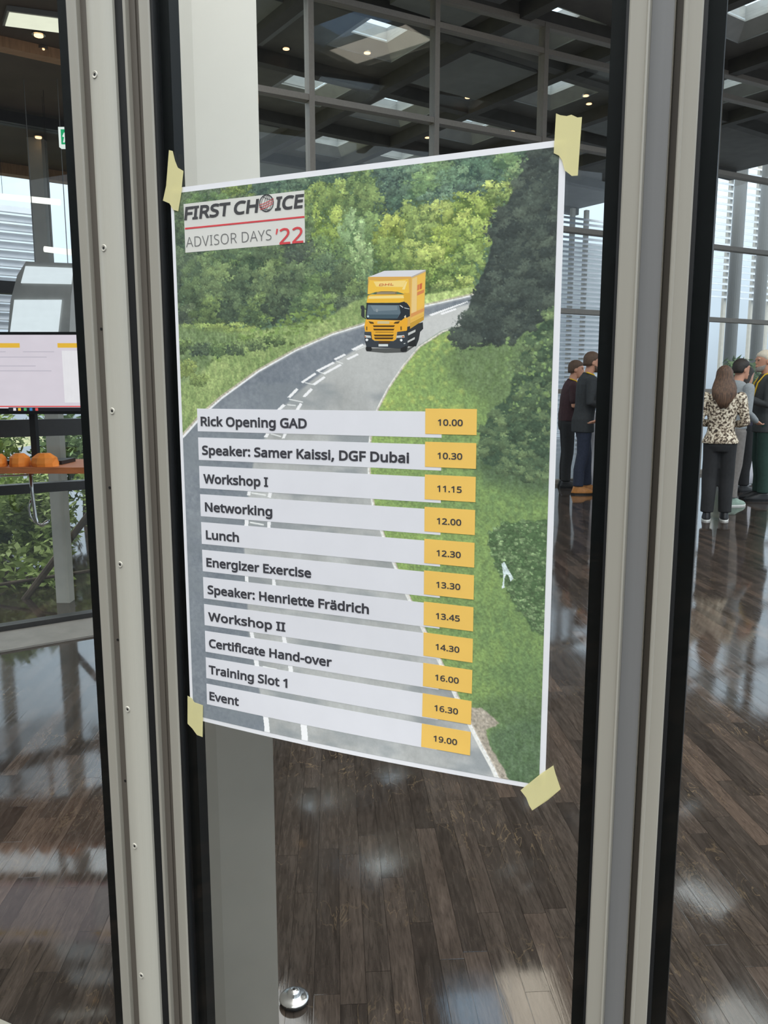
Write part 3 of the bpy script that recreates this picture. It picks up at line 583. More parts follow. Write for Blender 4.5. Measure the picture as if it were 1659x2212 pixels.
# letter outlines: advance width, then closed bezier loops (handle, point, handle)
GLYPHS={
 "'":[180,[[103,573,128,573,123,504,118,435,112,366,98,366,83,366,68,366,63,435,57,504,52,573,78,573]]],
 ',':[215,[[152,87,154,84,149,65,143,45,136,23,128,1,120,-20,111,-42,102,-64,94,-84,85,-103,68,-103,50,-103,33,-103,38,-83,43,-61,49,-38,54,-15,58,8,63,31,67,54,70,74,73,93,98,93,123,93,148,93,150,90]]],
 '-':[258,[[97,184,32,184,32,204,32,225,32,246,97,246,161,246,226,246,226,225,226,204,226,184,161,184]]],
 '.':[215,[[58,24,58,43,58,63,63,77,72,85,82,93,93,97,107,97,121,97,132,93,142,85,152,77,157,63,157,43,157,24,152,10,142,2,132,-7,121,-11,107,-11,93,-11,82,-7,72,2,63,10]]],
 '0':[458,[[419,349,419,287,419,241,416,199,409,163,402,126,391,96,376,70,360,45,341,25,316,12,292,-1,263,-8,229,-8,186,-8,150,4,122,27,94,51,73,85,60,129,46,173,39,226,39,287,39,349,46,402,58,446,71,490,91,523,119,547,146,570,183,581,229,581,271,581,307,570,335,547,364,523,385,490,399,446,412,402],[110,339,110,287,110,235,114,191,121,156,129,122,142,96,159,78,177,61,200,52,229,52,257,52,281,61,298,78,315,95,328,121,336,156,344,191,348,235,348,287,348,339,344,383,336,417,328,452,315,478,298,495,281,513,257,521,229,521,200,521,177,513,159,495,142,478,129,452,121,417,114,383]]],
 '1':[458,[[285,191,285,0,262,0,239,0,216,0,216,133,216,267,216,400,216,416,216,429,216,439,216,450,217,460,217,470,218,479,218,489,219,499,210,490,203,483,196,477,189,471,180,464,169,455,149,438,129,422,108,405,96,421,84,437,71,452,123,492,175,532,226,573,246,573,265,573,285,573,285,382]]],
 '2':[458,[[417,21,417,0,291,0,165,0,38,0,38,20,38,39,38,59,88,109,138,160,188,210,217,239,242,265,261,287,281,310,296,332,306,353,316,375,322,399,322,424,322,456,312,480,294,496,275,512,250,520,221,520,193,520,168,516,147,506,126,496,105,483,83,466,70,482,57,497,45,513,60,526,76,538,94,548,112,558,132,566,153,572,174,578,196,581,221,581,256,581,287,574,313,562,338,550,358,532,372,510,387,487,394,460,394,428,394,398,388,370,375,344,363,318,346,292,324,267,302,241,276,214,247,185,207,146,167,107,128,67,128,66,128,65,128,64,224,64,321,64,417,64,417,43]]],
 '3':[458,[[395,480,395,439,395,413,391,391,381,372,371,353,358,338,340,326,322,315,301,306,277,302,277,300,277,299,277,298,323,293,357,279,379,255,402,231,413,201,413,163,413,130,405,100,390,74,374,48,350,28,318,14,286,-1,244,-8,193,-8,163,-8,136,-6,110,-1,84,3,60,11,36,23,36,45,36,67,36,89,60,77,86,68,114,61,142,55,168,51,194,51,245,51,282,61,305,81,328,101,339,129,339,164,339,188,333,208,320,223,308,237,289,248,265,255,241,262,213,265,179,265,160,265,142,265,123,265,123,285,123,306,123,326,142,326,161,326,180,326,211,326,238,330,259,339,280,348,296,361,307,377,318,394,323,412,323,434,323,462,314,483,295,498,276,514,251,521,219,521,199,521,180,519,164,515,147,511,132,506,117,498,103,491,89,483,75,473,63,489,51,505,39,521,60,537,85,551,115,563,145,575,180,581,218,581,278,581,323,567,352,540,381,514]]],
 '4':[458,[[443,151,443,130,415,130,387,130,359,130,359,87,359,43,359,0,337,0,314,0,291,0,291,43,291,87,291,130,200,130,108,130,17,130,17,150,17,170,17,190,107,319,196,447,286,576,311,576,335,576,359,576,359,448,359,321,359,193,387,193,415,193,443,193,443,172],[291,314,291,374,291,388,291,400,291,412,292,423,292,434,293,444,293,454,294,464,294,474,294,483,295,492,295,500,294,500,293,500,292,500,288,490,282,479,276,468,269,456,263,446,257,438,200,356,143,275,86,193,154,193,223,193,291,193,291,253]]],
 '5':[458,[[202,351,221,351,260,351,294,345,322,331,351,318,374,299,389,274,405,249,413,219,413,183,413,143,404,109,387,81,370,52,346,30,314,15,282,0,244,-8,199,-8,169,-8,142,-5,116,0,90,5,68,13,51,23,51,45,51,68,51,90,70,78,93,69,121,62,148,55,175,52,200,52,228,52,253,57,274,65,295,74,311,88,323,106,335,125,341,148,341,176,341,213,329,242,306,262,283,282,247,292,197,292,182,292,165,291,146,288,127,285,111,283,99,280,88,287,76,295,64,302,71,392,79,482,86,573,182,573,277,573,373,573,373,551,373,530,373,508,297,508,222,508,146,508,141,453,137,398,132,342,141,344,154,346,169,348,185,350]]],
 '6':[458,[[44,202,44,245,44,278,46,310,51,342,55,374,63,405,75,433,86,462,101,487,121,510,141,532,166,549,196,562,226,574,263,581,306,581,318,581,330,580,344,579,357,578,368,576,377,573,377,553,377,533,377,513,367,516,356,519,344,520,332,522,320,523,308,523,271,523,240,517,216,504,191,492,172,475,158,454,143,433,133,408,127,380,120,352,116,323,115,291,116,291,118,291,119,291,128,304,138,315,150,326,162,336,177,344,194,350,212,356,232,358,255,358,288,358,317,352,342,338,367,324,386,305,400,279,414,253,421,221,421,184,421,145,414,111,399,82,384,53,363,31,336,15,309,0,276,-8,239,-8,212,-8,186,-3,163,7,139,17,119,33,101,54,83,75,69,101,59,133,49,165],[218,51,238,51,272,51,299,62,320,84,341,105,351,139,351,184,351,221,342,250,324,271,305,292,277,303,241,303,215,303,194,298,175,287,156,277,142,264,131,248,121,232,115,215,115,198,115,180,118,163,123,146,128,129,136,113,146,99,157,84,170,73,185,64,200,56]]],
 '7':[458,[[135,0,109,0,187,169,266,339,344,508,241,508,138,508,35,508,35,530,35,551,35,573,163,573,291,573,419,573,419,554,419,536,419,518,342,345,264,173,187,0,161,0]]],
 '8':[458,[[196,581,229,581,262,581,292,575,318,565,343,555,363,539,378,519,393,499,400,473,400,443,400,420,395,400,385,383,375,366,362,351,346,338,329,325,311,313,291,303,315,292,336,279,355,265,374,251,390,234,401,216,413,197,419,175,419,148,419,116,411,89,395,65,380,42,358,24,330,11,302,-2,269,-8,231,-8,190,-8,155,-2,126,10,98,23,76,40,61,63,47,86,39,113,39,146,39,172,45,195,56,214,67,233,81,250,99,264,118,278,137,289,158,299,139,310,122,322,107,336,92,349,80,365,71,383,62,400,58,421,58,444,58,474,65,498,80,518,95,538,115,554,141,565,167,575],[108,165,108,145,108,117,118,94,138,76,158,57,188,48,229,48,268,48,298,57,319,76,339,94,350,118,350,148,350,166,345,183,335,197,325,211,311,224,293,235,275,246,254,256,229,265,225,267,221,269,217,270,193,260,173,249,157,237,141,226,129,212,121,197,112,182],[259,524,228,524,198,524,174,517,155,502,136,488,127,468,127,441,127,421,131,405,141,391,150,378,163,367,179,357,195,348,213,339,232,330,250,338,267,347,282,357,297,366,308,378,317,392,326,405,330,422,330,441,330,468,321,488,302,502,284,517]]],
 '9':[458,[[417,371,417,328,417,295,415,263,410,231,406,198,398,168,387,139,375,111,360,85,340,63,320,41,295,23,265,11,234,-2,197,-8,154,-8,143,-8,131,-7,117,-6,103,-5,91,-3,82,0,82,20,82,40,82,60,91,57,103,54,115,53,128,51,141,50,152,50,190,50,221,56,245,68,269,80,289,97,303,118,318,139,328,164,334,192,341,220,345,250,346,281,344,281,342,281,341,281,333,268,323,257,310,247,298,237,283,229,266,223,248,217,228,214,204,214,172,214,143,221,118,235,93,248,74,268,61,294,47,319,40,350,40,387,40,427,48,462,63,491,78,520,99,542,127,557,154,573,186,581,223,581,250,581,276,575,299,565,323,555,343,539,361,518,379,497,392,471,402,439,412,408],[243,521,223,521,190,521,163,510,142,488,120,466,110,433,110,388,110,351,119,322,137,301,155,280,182,269,220,269,245,269,268,275,286,285,305,296,320,309,330,325,340,341,346,357,346,374,346,392,343,409,338,426,333,444,325,460,315,474,305,488,292,500,277,508,261,517]]],
 ':':[215,[[58,24,58,43,58,63,63,77,72,85,82,93,93,97,107,97,121,97,132,93,142,85,152,77,157,63,157,43,157,24,152,10,142,2,132,-7,121,-11,107,-11,93,-11,82,-7,72,2,63,10],[58,367,58,387,58,407,63,421,72,429,82,437,93,441,107,441,121,441,132,437,142,429,152,421,157,407,157,387,157,367,152,353,142,345,132,336,121,332,107,332,93,332,82,336,72,345,63,353]]],
 'A':[512,[[462,0,437,0,414,59,391,118,368,177,292,177,217,177,141,177,118,118,96,59,73,0,49,0,24,0,0,0,75,192,149,383,224,575,245,575,267,575,289,575,363,383,437,192,512,0,487,0],[304,357,282,415,281,419,278,427,274,438,271,449,267,461,263,473,260,485,257,494,255,500,252,490,250,479,247,468,244,457,241,447,238,438,235,429,232,421,230,415,209,357,187,299,165,241,226,241,286,241,346,241,325,299]]],
 'C':[506,[[349,517,323,517,293,517,265,512,241,502,216,491,195,476,178,456,161,436,148,412,139,383,130,354,125,322,125,286,125,239,132,198,147,164,162,129,184,102,213,83,242,65,279,55,322,55,348,55,371,57,394,62,416,66,438,71,460,78,460,57,460,36,460,15,438,7,416,1,393,-2,371,-6,343,-8,312,-8,254,-8,205,4,166,28,127,52,98,86,78,131,59,175,49,227,49,287,49,330,55,370,67,406,79,442,97,473,120,499,143,525,172,545,206,559,240,574,280,581,324,581,353,581,382,578,409,572,436,566,461,558,482,547,472,527,463,506,453,486,435,494,416,501,394,508,372,514]]],
 'D':[585,[[536,353,536,292,536,228,525,174,501,131,477,87,443,55,399,33,354,11,300,0,237,0,184,0,131,0,78,0,78,191,78,382,78,573,137,573,195,573,254,573,312,573,362,562,404,540,446,519,479,488,502,446,525,405],[460,214,460,289,460,340,452,382,435,415,418,447,394,471,361,487,329,503,290,511,244,511,213,511,181,511,150,511,150,361,150,211,150,62,176,62,202,62,228,62,305,62,363,81,402,119,441,157]]],
 'E':[446,[[398,21,398,0,291,0,184,0,78,0,78,191,78,382,78,573,184,573,291,573,398,573,398,551,398,530,398,509,315,509,233,509,150,509,150,450,150,390,150,330,228,330,306,330,383,330,383,310,383,289,383,268,306,268,228,268,150,268,150,200,150,132,150,63,233,63,315,63,398,63,398,42]]],
 'F':[416,[[150,81,150,0,126,0,102,0,78,0,78,191,78,382,78,573,184,573,291,573,398,573,398,551,398,530,398,509,315,509,233,509,150,509,150,442,150,374,150,306,227,306,305,306,383,306,383,285,383,264,383,243,305,243,227,243,150,243,150,162]]],
 'G':[583,[[326,281,326,302,392,302,458,302,524,302,524,209,524,115,524,22,493,11,462,4,431,-1,399,-6,363,-8,323,-8,264,-8,214,4,173,28,133,51,102,85,81,130,59,174,49,226,49,286,49,346,61,398,84,442,108,486,142,520,186,544,230,568,283,581,346,581,378,581,408,578,437,572,465,566,492,558,516,547,507,526,498,505,489,484,469,493,446,501,421,508,395,514,369,517,342,517,296,517,257,508,225,489,192,470,167,444,150,409,133,375,124,334,124,286,124,241,132,201,146,166,161,131,184,103,216,84,247,64,289,55,340,55,365,55,387,56,404,59,422,61,438,64,452,68,452,125,452,182,452,238,410,238,368,238,326,238,326,260]]],
 'H':[594,[[516,191,516,0,492,0,468,0,443,0,443,89,443,178,443,267,346,267,248,267,150,267,150,178,150,89,150,0,126,0,102,0,78,0,78,191,78,382,78,573,102,573,126,573,150,573,150,492,150,411,150,330,248,330,346,330,443,330,443,411,443,492,443,573,468,573,492,573,516,573,516,382]]],
 'I':[272,[[239,14,239,0,170,0,101,0,32,0,32,14,32,28,32,42,55,47,77,52,99,57,99,210,99,362,99,515,77,520,55,526,32,531,32,545,32,559,32,573,101,573,170,573,239,573,239,559,239,545,239,531,217,526,194,520,172,515,172,362,172,210,172,57,194,52,217,47,239,42,239,28]]],
 'K':[496,[[418,108,496,0,468,0,440,0,411,0,344,91,276,182,209,273,189,256,169,239,150,222,150,148,150,74,150,0,126,0,102,0,78,0,78,191,78,382,78,573,102,573,126,573,150,573,150,478,150,384,150,290,166,308,182,327,199,345,215,363,232,381,249,399,300,457,352,515,403,573,431,573,460,573,488,573,412,489,336,406,261,323,339,215]]],
 'L':[420,[[185,0,78,0,78,191,78,382,78,573,102,573,126,573,150,573,150,403,150,234,150,64,233,64,317,64,400,64,400,43,400,21,400,0,293,0]]],
 'N':[609,[[532,191,532,0,504,0,476,0,447,0,345,159,243,317,141,476,140,476,139,476,138,476,139,463,140,449,141,432,142,415,142,397,143,378,144,359,144,340,144,320,144,213,144,107,144,0,122,0,100,0,78,0,78,191,78,382,78,573,106,573,133,573,161,573,263,415,365,257,467,99,468,99,469,99,470,99,469,107,469,120,468,137,467,154,466,173,466,193,465,214,464,232,464,249,464,357,464,465,464,573,487,573,509,573,532,573,532,382]]],
 'O':[626,[[577,346,577,287,577,243,572,202,561,166,549,130,533,99,510,73,488,47,461,27,428,13,395,-1,357,-8,314,-8,269,-8,230,-1,196,13,163,27,136,47,114,73,92,99,76,130,65,167,54,203,49,244,49,288,49,347,59,398,78,442,97,486,126,520,166,545,205,569,254,581,314,581,372,581,420,569,459,545,498,521,527,486,547,442,567,398],[125,335,125,287,125,239,132,198,145,163,159,128,179,101,207,83,235,64,271,55,314,55,357,55,392,64,420,83,447,101,468,128,481,163,495,198,501,239,501,287,501,359,486,416,456,457,426,498,379,518,314,518,271,518,235,509,207,490,179,472,159,445,145,411,132,377]]],
 'R':[498,[[183,573,236,573,283,573,323,567,353,555,384,543,407,524,422,500,437,476,444,446,444,410,444,379,439,354,427,334,416,313,402,297,385,285,367,273,349,264,330,257,382,171,434,86,487,0,459,0,431,0,403,0,356,79,310,158,264,237,226,237,188,237,150,237,150,158,150,79,150,0,126,0,102,0,78,0,78,191,78,382,78,573,130,573],[263,510,232,510,204,510,177,510,150,510,150,439,150,368,150,298,179,298,207,298,236,298,282,298,316,307,338,325,359,344,370,371,370,407,370,432,365,452,355,467,345,482,330,493,310,500,289,507]]],
 'S':[440,[[403,183,403,153,403,119,394,90,378,66,361,42,337,24,307,11,276,-2,240,-8,198,-8,177,-8,156,-7,137,-5,117,-3,99,0,83,4,67,8,53,13,41,19,41,42,41,65,41,88,60,80,84,72,113,65,141,58,171,55,201,55,230,55,253,58,273,66,292,73,306,84,316,98,326,112,330,128,330,147,330,165,326,181,318,194,310,207,297,219,277,230,258,241,230,252,196,265,171,274,150,283,131,294,113,304,97,316,85,330,73,343,63,358,57,375,51,392,48,412,48,435,48,465,56,491,71,513,87,534,108,551,136,563,163,575,195,581,231,581,262,581,291,578,318,572,344,566,368,558,389,549,381,528,374,507,366,487,347,495,325,503,302,508,279,514,254,517,229,517,205,517,185,514,169,507,153,500,141,490,133,478,125,465,121,450,121,434,121,415,125,399,133,386,141,373,154,361,172,351,191,341,215,330,246,318,280,306,308,293,332,279,355,265,372,248,385,228,397,208]]],
 'T':[446,[[259,170,259,0,235,0,211,0,187,0,187,170,187,339,187,509,127,509,68,509,8,509,8,530,8,551,8,573,151,573,294,573,437,573,437,551,437,530,437,509,378,509,318,509,259,509,259,339]]],
 'V':[481,[[456,573,481,573,413,382,345,191,277,0,253,0,229,0,204,0,136,191,68,382,0,573,25,573,50,573,75,573,118,450,161,328,204,205,210,190,215,175,220,160,224,146,228,132,231,119,235,106,238,93,241,80,243,93,246,106,250,119,253,133,257,147,262,161,266,176,271,191,277,207,319,329,362,451,405,573,430,573]]],
 'W':[745,[[710,573,735,573,685,382,634,191,583,0,559,0,534,0,510,0,473,125,436,250,399,375,395,387,392,398,389,410,386,422,383,433,380,443,377,454,375,463,373,471,371,479,370,485,370,488,369,485,368,479,367,471,366,463,364,454,361,443,358,433,355,421,352,409,350,397,346,385,342,373,306,249,270,124,234,0,210,0,186,0,161,0,111,191,60,382,10,573,35,573,60,573,85,573,115,456,144,339,174,223,177,211,180,198,183,186,186,174,188,163,190,151,193,140,195,129,196,118,198,107,200,97,201,87,203,97,205,108,206,119,208,131,211,142,213,154,216,166,219,179,222,191,225,203,229,215,232,227,265,342,299,457,333,573,358,573,383,573,407,573,442,457,477,341,512,225,516,212,520,200,523,187,526,175,529,163,532,151,534,139,537,128,538,117,540,106,542,96,544,87,545,100,547,114,550,129,553,143,556,159,560,175,563,191,567,207,572,224,601,340,631,456,660,573,685,573]]],
 'Y':[454,[[177,385,227,291,277,385,326,479,376,573,402,573,428,573,454,573,390,456,327,339,263,222,263,148,263,74,263,0,239,0,215,0,191,0,191,73,191,146,191,219,127,337,64,455,0,573,26,573,52,573,79,573,128,479]]],
 'a':[450,[[203,437,231,437,283,437,322,426,347,403,372,380,385,343,385,293,385,195,385,98,385,0,368,0,351,0,334,0,329,20,325,41,320,61,319,61,318,61,317,61,304,45,292,32,279,22,266,12,251,4,234,-1,217,-6,196,-8,172,-8,147,-8,124,-3,103,6,82,15,66,29,55,48,43,67,37,91,37,119,37,162,54,195,87,219,121,242,173,254,243,257,267,257,292,258,316,259,316,268,316,276,316,285,316,321,308,345,293,359,277,373,255,380,227,380,204,380,183,377,163,370,142,363,123,356,106,347,99,365,91,383,84,400,103,410,125,419,151,426,176,433],[273,209,252,208,198,206,161,197,141,182,120,167,110,146,110,119,110,95,117,77,132,66,147,55,165,49,188,49,225,49,255,59,279,79,303,99,315,130,315,172,315,184,315,197,315,210,294,209]]],
 'b':[493,[[139,511,139,461,139,443,138,426,138,410,137,394,136,382,135,373,136,373,137,373,139,373,151,391,168,406,189,419,211,431,238,437,272,437,325,437,368,418,401,381,433,344,449,289,449,215,449,166,442,125,427,91,412,58,392,33,365,17,338,0,307,-8,272,-8,238,-8,211,-2,189,10,168,23,151,37,139,55,137,55,135,55,133,55,128,36,123,18,119,0,102,0,85,0,68,0,68,203,68,406,68,609,92,609,115,609,139,609,139,560],[299,379,260,379,229,379,205,373,188,361,170,350,157,332,150,308,142,285,139,254,139,217,139,216,139,215,139,214,139,161,147,121,165,93,182,65,214,51,261,51,300,51,329,65,348,93,367,121,376,162,376,216,376,270,367,310,348,338,329,365]]],
 'c':[385,[[265,-8,241,-8,203,-8,169,0,139,15,109,31,86,55,69,87,53,120,44,162,44,213,44,265,53,308,71,342,88,375,112,399,142,415,173,430,207,438,245,438,267,438,288,436,309,431,329,426,346,421,358,415,351,395,344,376,337,356,324,361,309,365,292,370,275,374,259,376,244,376,215,376,191,370,172,358,154,345,140,327,131,303,122,279,117,249,117,213,117,179,122,150,131,126,140,102,153,84,172,71,190,59,213,53,240,53,263,53,284,55,302,60,320,65,336,71,351,78,351,57,351,36,351,15,337,8,321,2,304,-2,286,-6]]],
 'd':[493,[[243,-8,221,-8,167,-8,124,11,92,48,60,85,44,140,44,214,44,288,60,344,93,381,125,419,168,438,221,438,244,438,263,435,280,429,296,424,311,416,323,407,335,397,346,386,354,374,356,374,358,374,359,374,359,381,358,392,356,405,355,419,354,430,354,438,354,495,354,552,354,609,378,609,401,609,425,609,425,406,425,203,425,0,406,0,387,0,368,0,365,19,361,38,358,58,357,58,356,58,354,58,346,45,335,34,323,24,311,15,296,7,279,1,263,-5],[193,51,232,51,277,51,309,63,328,88,346,113,355,150,355,200,355,205,355,209,355,213,355,267,346,308,329,336,311,365,279,379,231,379,193,379,165,364,146,334,127,304,117,263,117,213,117,161,127,121,146,93,165,65]]],
 'e':[452,[[196,438,234,438,271,438,303,430,329,414,356,398,376,375,390,346,404,317,411,283,411,244,411,230,411,215,411,201,313,201,215,201,117,201,118,153,131,116,154,90,178,65,211,52,254,52,281,52,306,55,327,60,348,65,370,72,392,82,392,61,392,41,392,20,370,10,349,3,327,-1,306,-6,280,-8,251,-8,210,-8,174,0,143,17,112,33,88,58,70,91,53,124,44,164,44,212,44,259,52,299,68,333,84,366,106,392,134,411,163,429],[257,380,233,380,200,380,173,369,154,348,134,326,122,296,119,257,192,257,265,257,338,257,338,282,334,303,326,322,319,340,308,354,292,364,277,375]]],
 'f':[276,[[266,393,266,375,230,375,194,375,158,375,158,250,158,125,158,0,134,0,111,0,87,0,87,125,87,250,87,375,62,375,37,375,12,375,12,386,12,397,12,408,37,416,62,424,87,432,87,441,87,449,87,457,87,494,93,524,104,547,115,570,131,587,152,597,172,608,198,613,227,613,244,613,260,612,274,609,288,606,300,603,310,599,304,581,298,562,292,544,283,546,273,549,262,552,251,554,240,556,228,556,204,556,187,548,175,532,164,516,158,492,158,458,158,449,158,439,158,430,194,430,230,430,266,430,266,412]]],
 'g':[493,[[165,438,221,438,249,438,274,433,297,422,320,411,339,395,355,373,357,373,358,373,359,373,362,392,366,411,369,430,388,430,406,430,425,430,425,284,425,138,425,-7,425,-48,418,-82,404,-109,390,-137,369,-158,341,-172,312,-186,276,-192,233,-192,202,-192,173,-190,147,-186,121,-181,98,-174,78,-165,78,-144,78,-122,78,-100,98,-111,122,-119,149,-125,176,-131,206,-134,237,-134,273,-134,302,-123,324,-101,345,-80,355,-50,355,-13,355,-7,355,-2,355,4,355,10,356,20,356,32,357,44,357,52,358,57,357,57,356,57,354,57,339,35,321,19,299,8,277,-3,251,-8,221,-8,166,-8,122,11,91,51,60,90,44,144,44,214,44,283,60,337,91,377,122,418],[259,379,230,379,206,379,186,372,169,359,152,346,139,328,130,303,121,279,117,249,117,213,117,160,127,120,146,92,166,64,194,50,232,50,254,50,272,53,288,58,303,64,316,73,326,85,337,97,344,112,349,131,354,149,356,172,356,197,356,203,356,209,356,214,356,253,352,285,343,309,334,333,320,350,302,362,283,373]]],
 'h':[495,[[139,490,139,431,139,420,138,410,138,399,137,389,136,379,135,370,136,370,138,370,140,370,149,385,160,398,174,407,188,417,203,424,221,429,238,435,255,437,273,437,308,437,337,432,360,421,384,410,401,393,413,370,425,347,431,317,431,280,431,187,431,93,431,0,407,0,384,0,361,0,361,92,361,183,361,275,361,310,353,336,338,353,322,370,298,379,265,379,233,379,207,372,189,360,171,348,158,331,150,308,143,284,139,256,139,222,139,148,139,74,139,0,115,0,92,0,68,0,68,203,68,406,68,609,92,609,115,609,139,609,139,550]]],
 'i':[207,[[115,430,139,430,139,287,139,143,139,0,115,0,92,0,68,0,68,143,68,287,68,430,92,430],[92,591,104,591,115,591,124,587,133,580,141,573,145,562,145,546,145,531,141,520,133,512,124,505,115,501,104,501,92,501,83,505,75,512,67,520,63,531,63,546,63,562,67,573,75,580,83,587]]],
 'k':[428,[[138,397,138,291,138,283,138,271,137,257,136,244,135,231,135,221,136,221,137,221,138,221,141,226,146,232,152,240,159,248,165,256,172,264,179,273,184,279,189,285,235,333,281,381,326,430,354,430,381,430,409,430,351,369,293,307,235,246,297,164,359,82,421,0,393,0,364,0,336,0,286,67,237,134,187,200,171,186,154,172,138,158,138,105,138,53,138,0,115,0,91,0,68,0,68,203,68,406,68,609,91,609,115,609,138,609,138,503]]],
 'l':[207,[[139,203,139,0,115,0,92,0,68,0,68,203,68,406,68,609,92,609,115,609,139,609,139,406]]],
 'm':[749,[[512,438,540,438,588,438,625,425,649,401,673,376,685,335,685,280,685,187,685,93,685,0,662,0,638,0,615,0,615,92,615,184,615,277,615,310,608,336,594,353,580,370,558,379,528,379,486,379,456,366,438,342,420,318,411,283,411,237,411,158,411,79,411,0,388,0,365,0,342,0,342,92,342,184,342,277,342,299,338,318,332,333,326,348,316,360,303,367,290,375,274,379,253,379,225,379,202,372,185,360,169,348,157,331,150,308,142,285,139,257,139,223,139,149,139,74,139,0,115,0,92,0,68,0,68,143,68,287,68,430,87,430,106,430,125,430,129,410,132,391,136,371,137,371,138,371,140,371,149,386,160,399,173,409,186,418,200,426,217,431,233,435,249,438,266,438,299,438,327,432,349,420,371,408,388,390,398,366,399,366,400,366,402,366,416,390,436,408,461,420,486,432]]],
 'n':[495,[[257,438,275,438,326,438,365,425,391,401,418,376,431,335,431,280,431,187,431,93,431,0,407,0,384,0,361,0,361,92,361,183,361,275,361,310,353,336,338,353,322,370,298,379,265,379,217,379,184,365,166,338,148,312,139,273,139,223,139,149,139,74,139,0,115,0,92,0,68,0,68,143,68,287,68,430,87,430,106,430,125,430,129,410,132,391,136,371,137,371,138,371,140,371,149,386,161,399,175,409,189,418,205,426,222,431,239,435]]],
 'o':[485,[[442,263,442,216,442,180,437,148,428,121,418,93,405,70,388,51,370,31,349,17,324,7,300,-3,272,-8,241,-8,213,-8,187,-3,163,7,139,17,118,31,100,51,83,70,69,93,59,121,49,148,44,180,44,216,44,263,52,304,68,336,84,369,107,394,137,412,167,429,203,438,244,438,283,438,317,429,347,412,377,394,400,369,417,336,433,304],[117,267,117,216,117,182,121,153,130,128,139,103,153,84,172,71,190,57,214,51,243,51,272,51,296,57,314,71,333,84,347,103,356,128,364,153,369,182,369,216,369,250,364,279,355,303,346,327,332,346,314,359,296,372,272,379,242,379,198,379,167,364,147,335,127,306]]],
 'p':[493,[[250,438,273,438,326,438,368,419,401,383,433,346,449,290,449,216,449,167,442,126,427,93,412,59,392,34,365,17,339,0,308,-8,272,-8,250,-8,230,-5,213,1,196,7,182,14,170,24,158,33,147,43,139,55,137,55,136,55,134,55,135,45,136,34,137,20,138,6,139,-6,139,-16,139,-75,139,-134,139,-192,115,-192,92,-192,68,-192,68,15,68,222,68,430,87,430,107,430,126,430,129,410,132,391,136,371,137,371,138,371,139,371,147,384,158,395,170,405,182,415,196,423,213,429,230,435],[299,379,260,379,231,379,208,373,190,362,172,351,160,335,152,313,144,291,139,263,139,229,139,225,139,220,139,216,139,180,142,150,150,126,157,101,170,83,188,70,206,57,230,51,261,51,288,51,309,58,326,72,343,87,355,106,364,131,372,156,376,184,376,217,376,266,367,305,348,334,329,364]]],
 'r':[331,[[249,438,269,438,277,438,285,437,295,437,304,436,312,435,319,433,316,411,313,390,310,368,303,370,296,371,287,372,279,373,271,374,264,374,247,374,231,370,217,363,202,356,188,347,176,334,165,321,155,306,149,289,142,271,139,251,139,229,139,153,139,76,139,0,115,0,92,0,68,0,68,143,68,287,68,430,87,430,107,430,126,430,129,404,131,377,134,351,135,351,136,351,137,351,146,367,157,382,170,395,183,408,198,418,214,426,231,434]]],
 's':[384,[[348,142,348,119,348,91,341,68,327,49,313,30,294,16,268,6,242,-3,212,-8,176,-8,146,-8,121,-6,99,-1,77,4,58,11,42,19,42,41,42,62,42,83,59,75,80,67,104,60,128,53,153,49,178,49,214,49,240,55,256,66,272,78,280,93,280,112,280,123,277,133,271,141,265,150,255,158,239,167,224,175,202,185,174,196,146,206,122,217,103,228,83,238,68,251,57,266,46,281,41,300,41,324,41,360,56,388,85,408,115,428,154,438,202,438,228,438,253,435,275,430,298,425,319,418,339,409,331,390,323,372,315,353,297,360,278,367,258,372,238,377,218,380,197,380,168,380,146,375,131,366,116,357,108,344,108,328,108,316,112,306,119,298,126,290,137,282,154,274,170,266,191,256,219,246,246,236,269,226,289,215,308,204,323,191,333,176,343,161]]],
 't':[289,[[192,50,212,50,222,50,233,51,245,53,256,54,265,56,272,59,272,41,272,23,272,5,264,1,254,-2,240,-4,226,-7,213,-8,200,-8,177,-8,157,-4,138,4,119,11,103,25,91,44,80,63,74,90,74,125,74,209,74,292,74,375,53,375,33,375,13,375,13,387,13,398,13,409,33,418,54,428,75,437,84,468,93,498,103,528,117,528,130,528,144,528,144,496,144,463,144,430,186,430,227,430,269,430,269,412,269,393,269,375,227,375,186,375,144,375,144,292,144,210,144,127,144,101,151,81,163,69,176,56]]],
 'u':[495,[[404,430,427,430,427,287,427,143,427,0,408,0,389,0,370,0,366,19,363,38,359,57,358,57,357,57,356,57,347,42,335,30,321,20,306,10,291,3,273,-1,256,-6,238,-8,220,-8,186,-8,157,-3,134,8,110,19,93,36,81,59,69,82,63,112,63,148,63,242,63,336,63,430,87,430,111,430,135,430,135,338,135,245,135,153,135,119,142,93,158,76,173,59,198,51,230,51,262,51,287,57,306,69,324,81,337,98,345,121,353,145,357,173,357,206,357,281,357,355,357,430,380,430]]],
 'v':[407,[[190,0,163,0,109,143,54,287,0,430,25,430,50,430,75,430,106,345,136,261,167,176,171,165,176,152,180,137,185,123,190,109,193,96,197,83,200,72,201,63,202,63,203,63,204,63,207,72,210,83,214,96,218,110,222,123,227,138,232,152,237,165,241,176,271,261,302,345,332,430,357,430,382,430,407,430,353,287,298,143,244,0,217,0]]],
